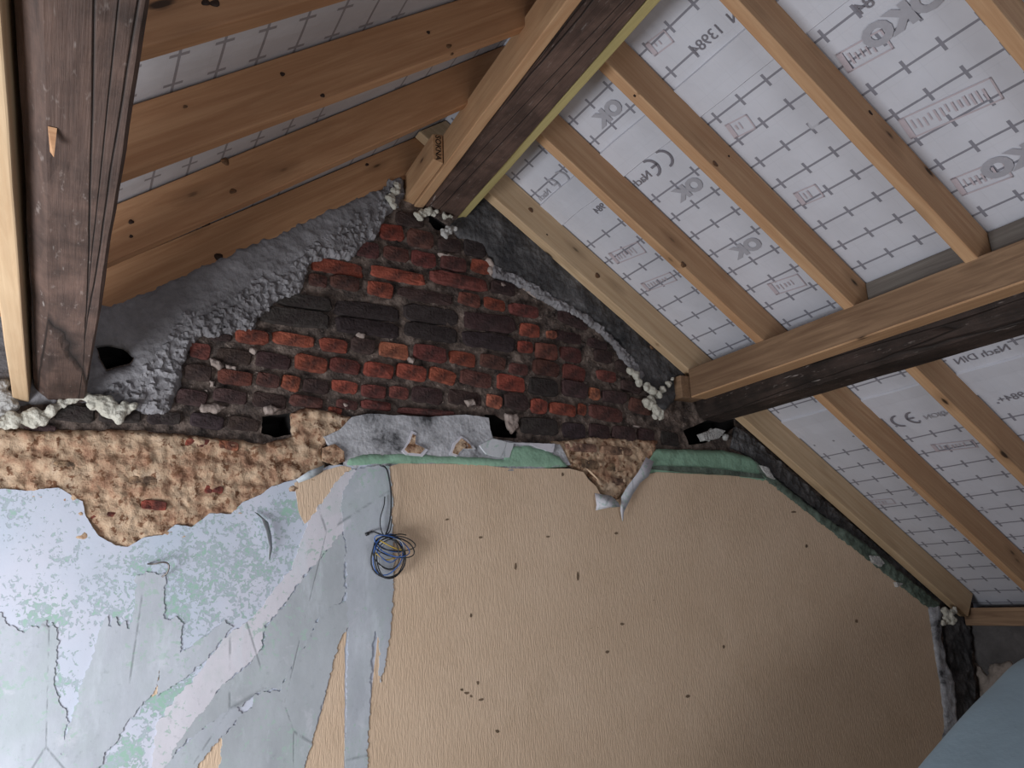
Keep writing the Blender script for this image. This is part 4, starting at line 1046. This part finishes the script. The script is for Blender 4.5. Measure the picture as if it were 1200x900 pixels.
def loop(cx, cy, rx, ry, tilt, m_, r, turns=1.0, ph=0, y0=-.06):
    pts = []; n = int(26*turns)
    for i in range(n+1):
        t = ph+2*PI*turns*i/n
        x = rx*math.cos(t)*(1+.05*math.sin(3*t+ph)); y = ry*math.sin(t)*(1+.05*math.cos(2*t+ph))
        X = cx+x*math.cos(tilt)-y*math.sin(tilt); Y = cy+x*math.sin(tilt)+y*math.cos(tilt)
        pts.append(at(X, Y, y0-.012+.010*math.sin(2*t+cx+ph)-.006*i/n))
    tube('wire_loop', pts, r, m_, coil)
loop(455, 652, 20, 26, .1, M_CABLE, .0032, 1, 0.3)
loop(456, 654, 18, 24, -.15, M_CABLE, .0030, 1, 1.3, -.066)
loop(454, 650, 17, 24, .2, M_CBLUE, .0024, 1, 2.0, -.070)
loop(457, 655, 16, 22, .0, M_CABLE, .0024, 1, 2.6, -.074)
loop(459, 650, 14, 20, .35, M_CGREY, .0022, 1, 0.6, -.072)
loop(453, 648, 15, 19, -.3, M_CABLE, .0024, 1, 4.0, -.078)
loop(462, 641, 24, 12, .25, M_CABLE, .0024, 1, .2, -.072)
loop(464, 637, 22, 9, .10, M_CABLE, .0022, 1, 1.2, -.076)
loop(459, 640, 22, 10, .42, M_CBLUE, .0022, 1, 3.1, -.080)
tube('wire', spline([at(441, 631, -.08), at(450, 636, -.09), at(462, 642, -.09), at(474, 645, -.08)]), .0024, M_CYEL, coil)
tube('wire', spline([at(437, 646, -.075), at(444, 651, -.09), at(452, 656, -.09), at(462, 654, -.085)]), .0024, M_CYEL, coil)
tube('wire', spline([at(441, 634, -.085), at(446, 640, -.095), at(458, 646, -.09), at(470, 647, -.08)]), .0022, M_CBLUE, coil)
tube('wire', spline([at(439, 640, -.085), at(446, 652, -.095), at(458, 659, -.09), at(470, 650, -.085)]), .0022, M_CBLUE, coil)
tube('wire', spline([at(446, 630, -.085), at(456, 628, -.09), at(468, 626, -.085), at(476, 627, -.07)]), .0022, M_CABLE, coil)

# wire hook in the plaster
hk = tube('wall_hook', spline([at(173, 661, -.034), at(180, 661, -.06), at(190, 659, -.07), at(196, 660, -.07), at(198, 664, -.068), at(196, 671, -.062), at(190, 676, -.05)]), .0028, M_METAL, None)
tag(hk, 'thin bent metal hook sticking out of the flaking blue plaster', 'hook')

# nails and chips on timbers left to the grain

# ------------------------------------------------------------------ pale blue covered stack, lower right
def cover():
    Y0 = -1.25; Y1 = -1.75
    out = [(1048, 915), (1073, 888), (1101, 856), (1130, 824), (1156, 800), (1172, 781), (1184, 772), (1196, 767), (1210, 764), (1260, 758), (1330, 756)]
    prof = [at(x, y, Y0) for x, y in out]
    prof = [(p.x, p.z) for p in prof]
    d = (prof[1][0]-prof[0][0], prof[1][1]-prof[0][1]); k = prof[0][1]/d[1]
    foot = [(prof[0][0]-d[0]*k*.35*t, prof[0][1]*(1-t)) for t in (1, .8, .6, .4, .2)]
    prof = foot+prof+[(prof[-1][0]+.25, prof[-1][1]-.01), (prof[-1][0]+.3, prof[-1][1]-.1), (prof[-1][0]+.3, 0)]
    V = []; F = []; n = len(prof); NS = 22
    cx = sum(p[0] for p in prof)/n
    for j in range(NS+1):
        t = j/NS; y = Y0-.55*t
        rnd = min(1, min(t, 1-t)/.12); s = .985+.015*math.sqrt(1-(1-rnd)**2)
        for (x, z) in prof:
            f = .010*noise.noise(Vector((x*3, y*5, z*3)))+.004*noise.noise(Vector((x*11, y*12, z*9)))
            V.append((cx+(x-cx)*s+f, y, max(0, z*s+f) if z > 0 else 0))
    for j in range(NS):
        for i in range(n-1): F.append((j*n+i, j*n+i+1, (j+1)*n+i+1, (j+1)*n+i))
    # end caps, filled with folds
    for j in (0, NS):
        c = len(V); V.append((cx+.1, V[j*n][1]+(.015 if j == 0 else -.015), .7))
        for i in range(n-1): F.append((j*n+i, j*n+i+1, c))
    me = mesh('covered_stack', V, F, True); fixn(me)
    o = link('covered_stack', me, M_BLUE)
    s_ = o.modifiers.new('sub', 'SUBSURF'); s_.levels = 1; s_.render_levels = 1
    tag(o, 'pale blue cloth-like cover with a rounded top, lower right corner', 'cover')
cover()
